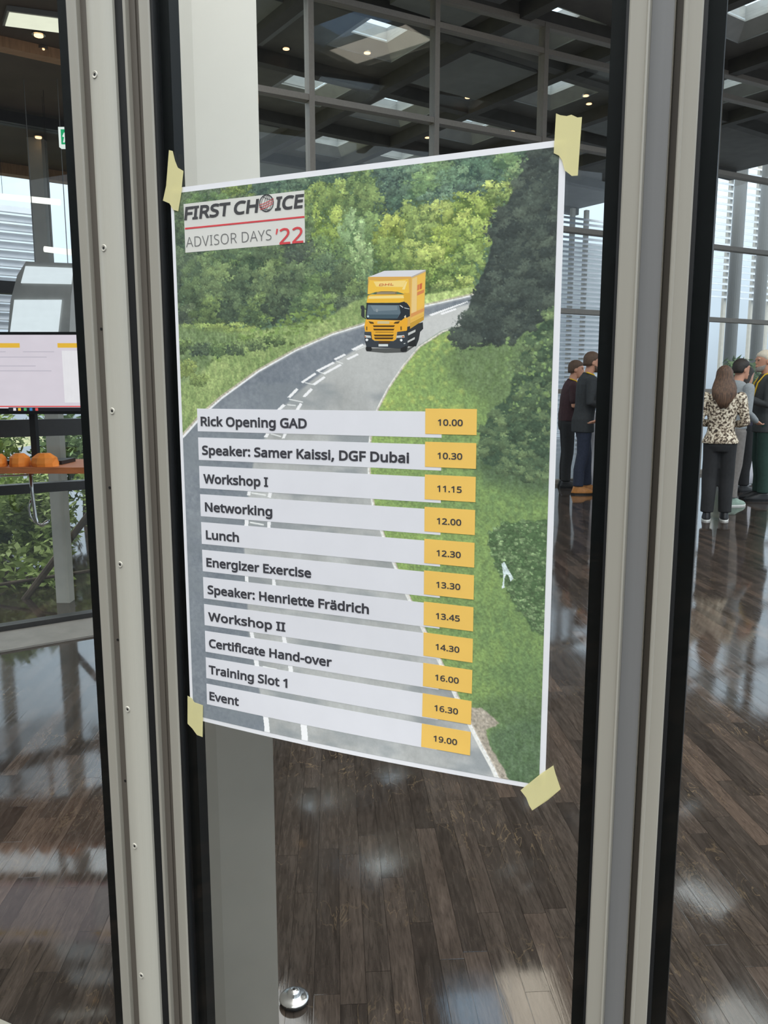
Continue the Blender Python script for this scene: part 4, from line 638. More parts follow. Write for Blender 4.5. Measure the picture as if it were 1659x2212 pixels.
 'w':[630,[[370,162,346,243,342,254,339,265,336,276,333,287,330,298,328,308,325,317,323,327,321,335,319,344,317,351,316,357,315,357,314,357,313,357,312,351,310,344,308,335,306,327,304,317,302,307,300,297,297,286,294,275,291,265,288,253,284,242,258,162,233,81,207,1,180,1,153,1,127,1,87,144,48,287,9,431,33,431,57,431,82,431,102,354,121,278,141,201,145,186,149,170,153,154,157,139,160,124,163,109,166,95,168,83,169,73,170,73,171,73,172,73,174,79,176,87,178,97,180,107,182,117,185,128,187,138,190,149,193,160,196,170,199,180,201,188,227,269,252,350,277,431,303,431,329,431,354,431,379,350,404,269,428,188,432,176,436,163,440,149,444,135,447,122,451,109,454,96,456,84,457,74,458,74,459,74,460,74,461,83,463,94,466,108,469,121,473,136,477,153,481,169,485,185,489,201,509,278,529,354,549,431,573,431,597,431,621,431,582,287,542,144,502,1,474,1,447,1,419,1,395,82]]],
 'x':[424,[[118,146,170,220,121,290,71,360,22,430,48,430,75,430,102,430,139,376,176,322,213,268,249,322,286,376,322,430,349,430,375,430,402,430,352,360,303,290,253,220,306,146,358,73,410,0,383,0,356,0,330,0,291,57,252,114,213,172,173,114,133,57,94,0,67,0,41,0,14,0,66,73]]],
 'z':[377,[[346,18,346,0,241,0,136,0,31,0,31,16,31,31,31,47,108,156,185,266,262,375,190,375,117,375,45,375,45,393,45,412,45,430,143,430,242,430,340,430,340,412,340,395,340,377,264,269,188,162,112,55,190,55,268,55,346,55,346,36]]],
 'ä':[450,[[203,437,231,437,283,437,322,426,347,403,372,380,385,343,385,293,385,195,385,98,385,0,368,0,351,0,334,0,329,20,325,41,320,61,319,61,318,61,317,61,304,45,292,32,279,22,266,12,251,4,234,-1,217,-6,196,-8,172,-8,147,-8,124,-3,103,6,82,15,66,29,55,48,43,67,37,91,37,119,37,162,54,195,87,219,121,242,173,254,243,257,267,257,292,258,316,259,316,268,316,276,316,285,316,321,308,345,293,359,277,373,255,380,227,380,204,380,183,377,163,370,142,363,123,356,106,347,99,365,91,383,84,400,103,410,125,419,151,426,176,433],[273,209,252,208,198,206,161,197,141,182,120,167,110,146,110,119,110,95,117,77,132,66,147,55,165,49,188,49,225,49,255,59,279,79,303,99,315,130,315,172,315,184,315,197,315,210,294,209],[113,533,113,546,113,560,117,570,124,576,132,582,141,585,151,585,161,585,170,582,177,576,185,570,188,560,188,546,188,533,185,523,177,516,170,509,161,506,151,506,141,506,132,509,124,516,117,523],[264,533,264,546,264,560,267,570,275,576,282,582,291,585,301,585,311,585,320,582,327,576,335,570,338,560,338,546,338,533,335,523,327,516,320,509,311,506,301,506,291,506,282,509,275,516,267,523]]],
 '’':[140,[[129,567,131,564,126,545,120,525,112,503,105,481,97,459,88,437,79,416,70,395,62,376,44,376,27,376,10,376,13,391,17,407,21,424,25,441,29,459,32,476,36,493,39,510,42,527,45,543,48,559,50,573,75,573,100,573,125,573,127,570]]],
 ' ':[208,[]],
}
def paint_picture(wd, ht, res):
    """the printed landscape: returns an array [ht*res, wd*res, 3] of print colours (sRGB 0..255)"""
    import numpy as np
    rng = np.random.default_rng(7)
    w, h = int(wd*res), int(ht*res)
    yy, xx = np.mgrid[0:h, 0:w].astype(np.float32)
    X = (xx+.5)/res; Y = (yy+.5)/res
    def vnoise(sx, sy, seed):
        r = np.random.default_rng(seed)
        g = r.random((int(ht/sy)+3, int(wd/sx)+3)).astype(np.float32)
        fx = X/sx; fy = Y/sy
        ix = fx.astype(int); iy = fy.astype(int); tx = fx-ix; ty = fy-iy
        tx = tx*tx*(3-2*tx); ty = ty*ty*(3-2*ty)
        return (g[iy,ix]*(1-tx)+g[iy,ix+1]*tx)*(1-ty)+(g[iy+1,ix]*(1-tx)+g[iy+1,ix+1]*tx)*ty
    def fbm(sx, sy, seed, n=4):
        t = 0; a = .5; s = 0
        for k in range(n):
            t = t+a*vnoise(sx/2**k, sy/2**k, seed+k); s += a; a *= .6
        return t/s-.5
    img = np.zeros((h, w, 3), np.float32)
    def inside(poly, wob=0., seed=1):
        px, py = X, Y
        if wob:
            px = X+fbm(10, 10, seed)*wob*2; py = Y+fbm(10, 10, seed+50)*wob*2
        m = np.zeros((h, w), bool)
        n = len(poly)
        for i in range(n):
            (x0, y0), (x1, y1) = poly[i], poly[(i+1) % n]
            if y0 == y1: continue
            m ^= ((py < y0) != (py < y1)) & (px < (x1-x0)*(py-y0)/(y1-y0)+x0)
        return m
    def blur(m, k):
        m = m.astype(np.float32)
        for ax in (0, 1):
            c = np.cumsum(np.pad(m, [(k+1, k) if a == ax else (0, 0) for a in (0, 1)], mode='edge'), axis=ax)
            m = (np.take(c, range(2*k+1, c.shape[ax]), ax)-np.take(c, range(0, c.shape[ax]-2*k-1), ax))/(2*k+1)
        return m
    def lay(m, col, k=1):
        a = blur(m, k)[..., None]
        img[:] = img*(1-a)+col*a
    def mix(c0, c1, t):
        t = np.clip(t, 0, 1)[..., None]
        return np.array(c0, np.float32)*(1-t)+np.array(c1, np.float32)*t
    fine = fbm(5, 5, 11); big = fbm(70, 55, 21); leaf = fbm(3.2, 2.6, 31, 3); tuft = fbm(4, 8, 41)
    img[:] = mix((52, 74, 56), (96, 128, 88), .5+fine*1.2)
    PAL = {'far': ((50,76,62), (122,156,112)), 'fard': ((44,66,58), (92,124,92)), 'farl': ((66,94,62), (140,172,104)),
           'grey': ((70,88,66), (118,136,102)), 'lit': ((84,110,44), (190,210,98)), 'litd': ((70,96,46), (156,180,86)),
           'con': ((66,90,50), (136,162,86)), 'pale': ((84,116,68), (168,196,130)), 'mid': ((60,82,54), (124,152,84)),
           'dk': ((48,66,50), (98,124,78)), 'vg': ((98,120,58), (150,172,86)),
           'shade': ((40,50,46), (84,98,80)), 'bush': ((50,72,50), (118,142,86)), 'low': ((64,92,52), (132,160,104))}
    def blob(cx, cy, rx, ry, col, ang=0.):
        x0 = int((cx-rx*1.2)*res); x1 = int((cx+rx*1.2)*res)+2; y0 = int((cy-ry*1.2)*res); y1 = int((cy+ry*1.2)*res)+2
        x0 = max(x0, 0); y0 = max(y0, 0); x1 = min(x1, w); y1 = min(y1, h)
        if x0 >= x1 or y0 >= y1: return
        dx = (X[y0:y1, x0:x1]-cx); dy = (Y[y0:y1, x0:x1]-cy)
        d = np.sqrt((dx/rx)**2+(dy/ry)**2)+leaf[y0:y1, x0:x1]*1.9
        a = np.clip((1-d)*3, 0, 1)[..., None]*.9
        img[y0:y1, x0:x1] = img[y0:y1, x0:x1]*(1-a)+col*a
    def crown(cx, cy, rx, ry, name, dens=1.):
        d, l = (np.array(c, np.float32) for c in PAL[name])
        jit = rng.normal(0, 1, 3)*np.array((1.5, 1.5, 2))+rng.normal(0, 4)
        n = int(26*dens*max(1, rx*ry/500.))
        blob(cx, cy, rx*.9, ry*.9, d*.9+jit)
        pts = sorted((rng.random()**.5, rng.random()*6.283) for _ in range(n))
        pts = [(r*math.cos(t), r*math.sin(t)) for r, t in pts]
        pts.sort(key=lambda p: -p[1]+rng.random()*.9)
        pts = pts[::-1] if False else pts
        for px, py in pts:
            lt = .42-.42*py+.16*px+rng.normal(0, .17)
            s = rng.uniform(.12, .26)
            col = d+(l-d)*min(max(lt, 0), 1.05)+jit
            x, y = cx+px*rx*.95, cy+py*ry*.95
            sx = max(3.2, rx*s); sy = max(2.6, ry*s*.8)
            blob(x, y+sy*.45, sx, sy, col*.8)
            blob(x, y, sx, sy, col)
            for _ in range(9):
                blob(x+rng.normal(0, sx*.7), y+rng.normal(-sy*.2, sy*.6), rng.uniform(.9, 2.0), rng.uniform(.7, 1.5), col*rng.uniform(.66, 1.24))
    A = AREAS
    for c in CROWNS: crown(*c)
    # grass verge on the left of the road
    g = mix((106, 132, 70), (162, 180, 104), .4+tuft*1.3+big*.9)
    lay(inside(A['verge_left'], 3, 3), g, 2)
    lay(inside(A['verge_far'], 2, 4), mix((140, 166, 84), (186, 204, 120), .5+tuft*1.6), 1)
    for _ in range(260):
        t = rng.random(); x = 5+t*270; y = 262-t*75+rng.normal(0, 8)
        blob(x, y, rng.uniform(2, 7), rng.uniform(1.5, 4), np.array((96, 122, 56))*rng.uniform(.8, 1.3))
    lay(inside(A['verge_shrub'], 8, 19)*(.7+fine), np.array((88, 112, 70), np.float32)+tuft[..., None]*60, 7)
    for c in ((12, 232, 22, 12, 'mid'), (45, 238, 22, 11, 'dk'), (80, 240, 22, 10, 'mid'), (112, 238, 20, 10, 'mid'), (146, 233, 20, 9, 'mid'), (178, 228, 18, 8, 'mid'), (18, 268, 22, 14, 'vg'), (40, 284, 20, 10, 'vg')): crown(*c)
    # grass on the right of the road
    t = np.clip((X-300)/230, 0, 1)*.55+np.clip((Y-560)/300, 0, 1)*.25
    g = mix((134, 164, 78), (92, 122, 68), t*1.25+tuft*.9+big*.9)
    lay(inside(A['grass_right'], 2, 5), g, 1)
    yel = (fbm(6, 5, 77) > .13) & (X > 340) & (X < 470) & (Y > 225) & (Y < 345)
    lay(yel, np.array((158, 176, 80), np.float32), 2)
    for nm, col, k in (('shade_slope', (88, 112, 66), 16), ('shade_band', (66, 88, 58), 14), ('shade_mid', (84, 110, 66), 12), ('low_dark', (74, 100, 66), 10)):
        lay(inside(A[nm], 6, 9)*(.86+fine*.7), np.array(col, np.float32)+tuft[..., None]*46, k)
    # tarmac
    rd = mix((146, 148, 144), (178, 180, 176), .5+big*1.1+fbm(26, 60, 91)*.8)+fine[..., None]*12
    up = np.clip((330-Y)/120, 0, 1)[..., None]
    rd = rd*(1-up)+(rd*.45+np.array((198, 198, 192), np.float32)*.55)*up
    lay(inside(A['road'], .6, 7), rd, 1)
    dl = mix((94, 103, 112), (126, 133, 138), .5+big*.9+fine*.6)+fine[..., None]*12
    lay(inside(A['dark_lane'], .8, 8), dl, 2)
    sh = (inside(A['road']) & (Y > 290))*np.clip(fbm(60, 22, 101)*2.4+.1, 0, .6)
    lay(sh, np.array((112, 120, 124), np.float32), 3)
    lay(inside(A['gravel'], 3, 12), mix((136, 126, 108), (176, 166, 148), .5+fine*1.6), 1)
    def stroke(pts, wfun, col, al=1.):
        for (x0, y0), (x1, y1) in zip(pts, pts[1:]):
            L = math.hypot(x1-x0, y1-y0); n = max(1, int(L*res*1.5))
            for i in range(n):
                x = x0+(x1-x0)*i/n; y = y0+(y1-y0)*i/n; r = wfun(y)
                a0 = max(int((x-r-1)*res), 0); a1 = int((x+r+1)*res)+2; b0 = max(int((y-r-1)*res), 0); b1 = int((y+r+1)*res)+2
                dd = np.hypot(X[b0:b1, a0:a1]-x, Y[b0:b1, a0:a1]-y)
                a = (np.clip((r-dd)*res+.5, 0, 1)*al)[..., None]
                img[b0:b1, a0:a1] = img[b0:b1, a0:a1]*(1-a)+np.array(col, np.float32)*a
    wl = lambda y: .55+max(0, y-230)/600*2.6
    vb = [(x-2, y-1.5) for x, y in EDGE_LINES['edge_left']]
    stroke(vb, lambda y: 1.3+max(0, y-230)/100., (176, 166, 146), .35)
    stroke(EDGE_LINES['edge_left'], lambda y: .8+max(0, y-230)/160., (218, 220, 220), .8)
    stroke([(x+1.5, y) for x, y in EDGE_LINES['edge_right']], lambda y: 1.0+max(0, y-200)/230., (186, 174, 156), .5)
    stroke(EDGE_LINES['edge_right'], wl, (216, 216, 208), .55)
    for q in DASHES: lay(inside(q), np.array((226, 228, 226), np.float32), 0)
    for (p, q) in RUNGS: stroke([p, q], lambda y: .55+max(0, y-250)/400., (216, 218, 214), .7)
    # the tall shaded trees on the right, and the bushes below them
    def fill(nm, pal, n, rmin, rmax):
        m = inside(A[nm]); ys, xs = np.nonzero(m)
        d, l = (np.array(c, np.float32) for c in PAL[pal])
        lay(inside(A[nm], 5, 15), d, 1)
        idx = rng.integers(0, len(ys), n); idx = idx[np.argsort(ys[idx]+rng.normal(0, 40, n))]
        for i in idx:
            x, y = xs[i]/res, ys[i]/res
            r = rng.uniform(rmin, rmax)
            lt = max(0, rng.normal(.34, .26))
            col = d+(l-d)*lt
            blob(x, y+r*.4, r*1.1, r*.7, col*.78)
            blob(x, y, r*1.1, r*.7, col)
            for _ in range(4): blob(x+rng.normal(0, r*.6), y+rng.normal(-r*.2, r*.4), rng.uniform(1, 2.2), rng.uniform(.8, 1.5), col*rng.uniform(.75, 1.3))
    fill('dark_tree', 'shade', 420, 4, 13)
    fill('bush_right', 'bush', 300, 3, 9)
    fill('low_bush', 'low', 420, 1.6, 4)
    for _ in range(60):
        blob(rng.uniform(520, 585), rng.uniform(232, 330), rng.uniform(1.2, 3), rng.uniform(1.2, 3), np.array((112, 142, 76))*rng.uniform(.8, 1.2))
    lay(inside(A['pale_mark']), np.array((190, 208, 204), np.float32), 0)  # small pale mark laid over the print colours
    # the grain of leaves everywhere above the road
    n1 = fbm(2.2, 2.0, 131, 2)[..., None]
    road = blur(inside(A['road']), 1)[..., None]
    img[:] = img*(1+(leaf[..., None]*.3+n1*.34)*(1-road*.86))
    # slight haze of the print
    grey = img.mean(2, keepdims=True)
    img[:] = (grey+(img-grey)*.86)*1.04+np.array((22, 22, 23), np.float32)
    return np.clip(img, 0, 255)

# ------------------------------------------------------------------ the poster on the door
PW, PH = 594., 841.
def bulge(u, v):
    s = max(0., (v-650)/191.); return 11.*math.sin(PI*min(max(u/PW, 0), 1))*s*s
def PP(u, v, w): return D(u, bulge(u, v)+w, TOPZ-v/1000)
poster = thing('poster', PP(PW/2, PH, 0), 'large agenda poster with a yellow lorry on a country road, taped inside the glass door', 'poster')
def sheet(mb, u0, u1, v0, v1, w, t=.3, nu=None, nv=None):
    nu = nu or max(1, int((u1-u0)/30)); nv = nv or max(1, int((v1-v0)/25))
    top = [PP(u0+(u1-u0)*i/nu, v0+(v1-v0)*j/nv, w) for j in range(nv+1) for i in range(nu+1)]
    bot = [PP(u0+(u1-u0)*i/nu, v0+(v1-v0)*j/nv, w-t) for j in range(nv+1) for i in range(nu+1)]
    n = nu+1; N_ = len(top); fs = []
    for j in range(nv):
        for i in range(nu):
            a = j*n+i; fs += [(a, a+n, a+n+1, a+1), (N_+a, N_+a+1, N_+a+n+1, N_+a+n)]
    edge = [i for i in range(n)]+[j*n+nu for j in range(1, nv+1)]+[nv*n+i for i in range(nu-1, -1, -1)]+[j*n for j in range(nv-1, 0, -1)]
    for k in range(len(edge)):
        a, b_ = edge[k], edge[(k+1) % len(edge)]; fs.append((a, b_, N_+b_, N_+a))
    return mb.add(top+bot, fs)
sheet(MB(), 0, PW, 0, PH, .4, .4, 30, 40).build('paper_sheet', 'paper', poster)

# the printed photograph: ink values per vertex of a fine grid
M1, M2, M3, M4 = 5.5, 586.5, 7.0, 834.5                               # margins left, right, top, bottom
RES = 1.25
ink = paint_picture(PW, PH, RES)
gu = np.arange(int(M1*RES)+1, int(M2*RES)); gv = np.arange(int(M3*RES)+1, int(M4*RES))
cu, cv = (gu+.5)/RES, (gv+.5)/RES
UU, VV = np.meshgrid(cu, cv)
ss = np.clip((VV-650)/191., 0, None); WWm = 11.*np.sin(PI*np.clip(UU/PW, 0, 1))*ss*ss+.75
base = np.array(WORLD['poster'])
pts = (np.array(D0)[None, None]+np.array(DU)*(UU/1000)[..., None]+np.array(DN)*(WWm/1000)[..., None])
pts[..., 2] = TOPZ-VV/1000
pts = (pts-base).reshape(-1, 3).astype(np.float32)
ny, nx = UU.shape
ids = np.arange(nx*ny, dtype=np.int32).reshape(ny, nx)
quads = np.stack([ids[:-1, :-1], ids[1:, :-1], ids[1:, 1:], ids[:-1, 1:]], -1).reshape(-1)
me = bpy.data.meshes.new('photo_print'); nf = len(quads)//4
me.vertices.add(nx*ny); me.vertices.foreach_set('co', pts.ravel())
me.loops.add(nf*4); me.loops.foreach_set('vertex_index', quads)
me.polygons.add(nf); me.polygons.foreach_set('loop_start', np.arange(0, nf*4, 4, dtype=np.int32))
me.polygons.foreach_set('loop_total', np.full(nf, 4, dtype=np.int32))
me.update(calc_edges=True)
ca = me.color_attributes.new('ink', 'FLOAT_COLOR', 'POINT')
cs = ink[gv][:, gu].reshape(-1, 3)/255.
lin = np.where(cs <= .04045, cs/12.92, ((cs+.055)/1.055)**2.4)*PRINT_GAIN
ca.data.foreach_set('color', np.concatenate([lin, np.ones((len(lin), 1))], 1).astype(np.float32).ravel())
photo = link('photo_print', me, 'ink', poster, None)

# the lorry in the print: flat ink patches
lo = MB(); cols = []
for k, (c3, q) in enumerate(LORRY):
    n = len(q); w = .80+k*.004
    lo.add([PP(u, v, w) for u, v in q], [tuple(range(n))]); cols.append(c3)
lv = np.array([tuple(v) for v in lo.v])-base
tris, tcol = [], []
off = 0
for (c3, q) in LORRY:
    for t in tessellate_polygon([[(u, v, 0) for u, v in q]]): tris.append(tuple(off+i for i in t))
    tcol += [c3]*len(q); off += len(q)
lm = bpy.data.meshes.new('lorry_print'); lm.from_pydata(lv.tolist(), [], tris)
ca = lm.color_attributes.new('ink', 'FLOAT_COLOR', 'POINT')
lc3 = np.array(tcol)/255.; lc3 = np.where(lc3 <= .04045, lc3/12.92, ((lc3+.055)/1.055)**2.4)*PRINT_GAIN
ca.data.foreach_set('color', np.concatenate([lc3, np.ones((len(lc3), 1))], 1).astype(np.float32).ravel())
lorry = link('lorry_print', lm, 'ink', poster, None); lorry['label'] = 'printed yellow lorry driving down the road'

# lettering: outlines drawn from GLYPHS (1000 units to the em)
from mathutils.geometry import delaunay_2d_cdt
def lettering(name, body, x0, x1, base_v, cap, m, parent, weight=0., shear=0., w=1.5):
    k = cap/714.; loops_ = []; x = 0
    for ch in body:
        for sp in GLYPHS[ch][1]:
            n = len(sp)//6; P_ = [sp[i*6:i*6+6] for i in range(n)]; pl = []
            for i in range(n):
                a, b_ = P_[i], P_[(i+1) % n]; p0, p1, p2, p3 = a[2:4], a[4:6], b_[0:2], b_[2:4]
                straight = abs((p1[0]-p0[0])*(p3[1]-p0[1])-(p1[1]-p0[1])*(p3[0]-p0[0])) < 900 and abs((p2[0]-p0[0])*(p3[1]-p0[1])-(p2[1]-p0[1])*(p3[0]-p0[0])) < 900
                for j in range(1 if straight else 4):
                    t = j/4; s = 1-t
                    pl.append((x+s**3*p0[0]+3*s*s*t*p1[0]+3*s*t*t*p2[0]+t**3*p3[0], s**3*p0[1]+3*s*s*t*p1[1]+3*s*t*t*p2[1]+t**3*p3[1]))
            q = [p for i, p in enumerate(pl) if abs(p[0]-pl[i-1][0])+abs(p[1]-pl[i-1][1]) > .5]
            loops_.append(q)
        x += GLYPHS[ch][0]
    lo_ = min(p[0] for l in loops_ for p in l); hi_ = max(p[0] for l in loops_ for p in l); kx = (x1-x0)/(hi_-lo_)
    out_v, out_f = [], []; bs = Vector(WORLD[parent.name])
    mm_ = [[((p[0]-lo_)*kx, p[1]*k) for p in l] for l in loops_]
    if weight:
        fat = []
        for l in mm_:
            n = len(l); r = []
            for i in range(n):
                (ax, ay), (bx_, by), (cx, cy) = l[i-1], l[i], l[(i+1) % n]
                d1 = Vector((bx_-ax, by-ay)).normalized(); d2 = Vector((cx-bx_, cy-by)).normalized()
                n1 = Vector((-d1.y, d1.x)); n2 = Vector((-d2.y, d2.x)); nn = n1+n2
                nn = nn.normalized() if nn.length > .2 else n1
                r.append((bx_+nn.x*weight/max(.6, nn.dot(n1)), by+nn.y*weight/max(.6, nn.dot(n1))))
            fat.append(r)
        mm_ = fat
    def inside(px, py, ls):
        c = False
        for l in ls:
            for i in range(len(l)):
                (ax, ay), (bx_, by) = l[i-1], l[i]
                if (ay > py) != (by > py) and px < (bx_-ax)*(py-ay)/(by-ay)+ax: c = not c
        return c
    # neighbouring loops are filled letter by letter
    idx = 0
    for ch in body:
        nl = len(GLYPHS[ch][1]); ls = mm_[idx:idx+nl]; idx += nl
        if not nl: continue
        vs, es = [], []
        for l in ls:
            o = len(vs); vs += [Vector(p) for p in l]; es += [(o+i, o+(i+1) % len(l)) for i in range(len(l))]
        v2, _, f2, *_ = delaunay_2d_cdt(vs, es, [], 0, 1e-5)
        o = len(out_v); out_v += [(p.x, p.y) for p in v2]
        for f in f2:
            cx = sum(v2[i].x for i in f)/len(f); cy = sum(v2[i].y for i in f)/len(f)
            if inside(cx, cy, ls): out_f.append(tuple(o+i for i in f))
    me = bpy.data.meshes.new(name)
    me.from_pydata([PP(x0+px+shear*py, base_v-py, w)-bs for px, py in out_v], [], out_f)
    return link(name, me, m, parent, None)

lettering('lorry_lettering', 'DHL', 345.8, 367.3, 159.4, 3.4, 'lorry_red', lorry, .1, .35, 1.12)

# title block
title = sheet(MB(), 24.1, 231.4, 24.4, 94.6, .95, .15).build('title_panel', 'title_ink', poster)
lettering('title_lettering', 'FIRST', 25.6, 104.6, 46.8, 21.0, 'title_text', title, .95, .17)
lettering('title_lettering', 'CH', 113.6, 153.5, 46.6, 20.8, 'title_text', title, .95, .17)
lettering('title_lettering', 'ICE', 184.4, 227.4, 46.6, 20.6, 'title_text', title, .95, .17)
lettering('title_lettering', 'ADVISOR DAYS', 25.8, 177.0, 87.2, 18.6, 'thin_text', title, -.32)
lettering('title_lettering', '’', 184.0, 188.0, 94.0, 26.6, 'red_ink', title, .1)
lettering('title_lettering', '22', 190.2, 228.6, 94.2, 26.6, 'red_ink', title, .25)
sheet(MB(), 25.2, 231.2, 58.6, 61.0, 1.25, .1).build('title_rule', 'red_ink', title)
def arc_band(mb, pts, th, w):
    n = len(pts); L_, R_ = [], []
    for i in range(n):
        a = pts[max(i-1, 0)]; b_ = pts[min(i+1, n-1)]; dx, dy = b_[0]-a[0], b_[1]-a[1]; q = math.hypot(dx, dy) or 1
        L_.append((pts[i][0]-dy/q*th/2, pts[i][1]+dx/q*th/2)); R_.append((pts[i][0]+dy/q*th/2, pts[i][1]-dx/q*th/2))
    o = [PP(u, v, w) for u, v in L_]+[PP(u, v, w) for u, v in R_]
    return mb.add(o, [(i, i+1, n+i+1, n+i) for i in range(n-1)])
GC, GR = (169.6, 36.0), 11.4
tilt = lambda x, y: (GC[0]+x*math.cos(.32)-y*math.sin(.32), GC[1]+x*math.sin(.32)+y*math.cos(.32))
gl = MB(); gr = MB(); ts = [2*PI*i/40 for i in range(41)]
arc_band(gl, [tilt(GR*math.cos(t), GR*math.sin(t)) for t in ts], 1.25, 1.5)
for kx in (.32, .74): arc_band(gl, [tilt(GR*kx*math.cos(t), GR*math.sin(t)) for t in ts], .62, 1.5)
arc_band(gl, [tilt(0, -GR), tilt(0, GR)], .62, 1.5)
for yy_ in (-.62, .62):
    h = math.sqrt(1-yy_**2)*GR; arc_band(gl, [tilt(-h+2*h*i/12, yy_*GR+math.sin(PI*i/12)*1.2) for i in range(13)], .62, 1.5)
for yy_ in (-.16, .12, .40):
    h = math.sqrt(1-yy_**2)*GR*1.08; arc_band(gr, [(GC[0]-h+2*h*i/12, GC[1]+yy_*GR+3.4-6.8*i/12+math.sin(PI*i/12)*1.0) for i in range(13)], .85, 1.62)
ge = gl.build('globe_emblem', 'globe_ink', title); gr.build('globe_stripes', 'red_ink', ge)['label'] = 'three red stripes across the globe'

# agenda rows
ROWS = [('Rick Opening GAD', 42.5, 229.5, '10.00'), ('Speaker: Samer Kaissi, DGF Dubai', 43.2, 390.7, '10.30'), ('Workshop I', 44.0, 161.0, '11.15'),
        ('Networking', 45.0, 167.4, '12.00'), ('Lunch', 45.0, 105.8, '12.30'), ('Energizer Exercise', 44.0, 233.2, '13.30'),
        ('Speaker: Henriette Frädrich', 44.5, 328.6, '13.45'), ('Workshop II', 44.0, 186.5, '14.30'), ('Certificate Hand-over', 43.7, 267.1, '16.00'),
        ('Training Slot 1', 42.0, 189.6, '16.30'), ('Event', 42.0, 98.8, '19.00')]
for k, (s, x0, x1, tm) in enumerate(ROWS):
    v0 = 328.2+44.62*k
    ro = sheet(MB(), 35.4, 438.6, v0, v0+35.2, .98, .15).build('agenda_row', 'strip_ink', poster); ro['label'] = 'white agenda row reading ' + s
    lettering('row_lettering', s, x0, x1, v0+26.2, 16.4, 'text_ink', ro, .72)
    bv = 324.2+45.0*k
    bx = sheet(MB(), 414.9, 488.0, bv, bv+34.4, 1.3, .15).build('time_box', 'box_ink', poster); bx['label'] = 'amber time box reading ' + tm
    lettering('time_lettering', tm, 433.6, 468.4, bv+22.6, 10.2, 'text_ink', bx, .28, 0, 1.7)

# masking tape at the corners
for wh, pts_ in TAPES.items():
    t = MB(); n = len(pts_)
    t.add([PP(u, v, 2.3) for u, v in pts_]+[PP(u, v, 2.0) for u, v in pts_],
          [tuple(range(n)), tuple(range(n, 2*n))[::-1]]+[(i, (i+1) % n, n+(i+1) % n, n+i) for i in range(n)])
    tag(t.build('masking_tape', 'tape'), 'torn pale yellow masking tape on the %s corner of the poster' % wh, 'tape', 'masking tape on the poster corners')
SPOT_W = 30

# ------------------------------------------------------------------ things near the door
ds = thing('door_stop', (-.2145, 1.709, 0), 'round brushed steel door stop on the dark plank floor beside the grey column', 'door stop')
MB().disc_lathe((-.2145, 1.709, 0), [(.030, 0), (.0335, .003), (.0335, .010), (.030, .0105)]).build('rubber_ring', 'rubber', ds, True)
MB().disc_lathe((-.2145, 1.709, 0), [(.0335, .0105), (.0355, .012), (.0345, .0145), (.027, .0185), (.0175, .0205), (.0155, .0225), (.0145, .029), (.0115, .033), (.005, .0345), (.0005, .0346)], 32).build('steel_dome', 'steel', ds, True)
MB().disc_lathe((-.2145, 1.709, .0345), [(.0035, 0), (.0033, .0012), (.0005, .0013)], 12).build('screw_hole', 'hole', ds)

# added unseen fill lamp under the door head, brightens the upper column
sl = thing('added_fill_spot', D(120, -75, 3.18), 'added unseen fill lamp under the door head, brightening the white column', 'added_fill_spot')
aim = (Vector((-.30, 1.62, 2.0))-D(120, -110, 3.12)).normalized()
MB().tube([D(120, -110, 3.12)-aim*.10, D(120, -110, 3.12)], [.032, .036], 16).build('housing', 'grey', sl)
MB().tube([D(120, -110, 3.12)-aim*.06, D(120, -62, 3.30)], .008, 8).build('bracket', 'grey', sl)
sd = bpy.data.lights.new('added_fill_lamp', 'SPOT'); sd.energy = SPOT_W; sd.spot_size = R(58); sd.spot_blend = .9; sd.shadow_soft_size = .03; sd.color = (1, .96, .88)
so_ = bpy.data.objects.new('added_fill_lamp', sd); col.objects.link(so_); so_.parent = sl
so_.location = D(120, -110, 3.12)+aim*.01-Vector(WORLD['added_fill_spot']); so_.rotation_euler = aim.to_track_quat('-Z', 'Y').to_euler()

# ------------------------------------------------------------------ lights in the ceilings
def downlight(x, y, z, label, group, k=1.):
    t = thing('ceiling_light', (x, y, z), label, 'ceiling light', group)
    MB().disc_lathe((x, y, z-.015), [(.075*k, 0), (.075*k, .012), (.058*k, .014), (.055*k, .004), (.058*k, 0)], 16).build('trim_ring', 'steel', t)
    MB().disc_lathe((x, y, z-.022), [(.01*k, 0), (.050*k, .001), (.052*k, .0065)], 16).build('lamp', 'lamp_warm', t)
for x, y in ((-.26, 13.35), (1.44, 14.48), (1.50, 15.28), (-1.15, 16.73), (-1.11, 17.04), (1.97, 13.14), (2.89, 14.5), (3.59, 15.19), (3.75, 15.6), (2.6, 17.2), (.9, 17.6), (-1.5, 13.2)):
    downlight(x, y, CEIL, 'small round warm downlight glowing in the dark hall ceiling beyond the mullions', 'warm downlights of the hall ceiling')
for x, y in ((-1.52, 3.80), (-1.57, 3.96), (-2.14, 5.25), (-2.24, 5.52)):
    downlight(x, y, 3.0, 'small round warm downlight in the low brown ceiling seen through the left pane', 'warm downlights of the low ceiling', .38)
lp = thing('light_panel', (-1.50, 3.67, 3.0), 'flat cream light panel in the low ceiling at the top of the left pane', 'light panel')
dvec = Vector((.17, .055, 0)).normalized(); pv = Vector((-.085, .14, 0)).normalized()
def LPt(v): return Vector((-1.47, 3.655, 3.0))+dvec*v.x+pv*v.y+Vector((0, 0, v.z))
MB().box(-.12, .16, -.075, .085, -.022, -.001, LPt).build('frame', 'grey', lp)
MB().box(-.11, .15, -.065, .075, -.026, -.0225, LPt).build('diffuser', 'lamp_cream', lp)

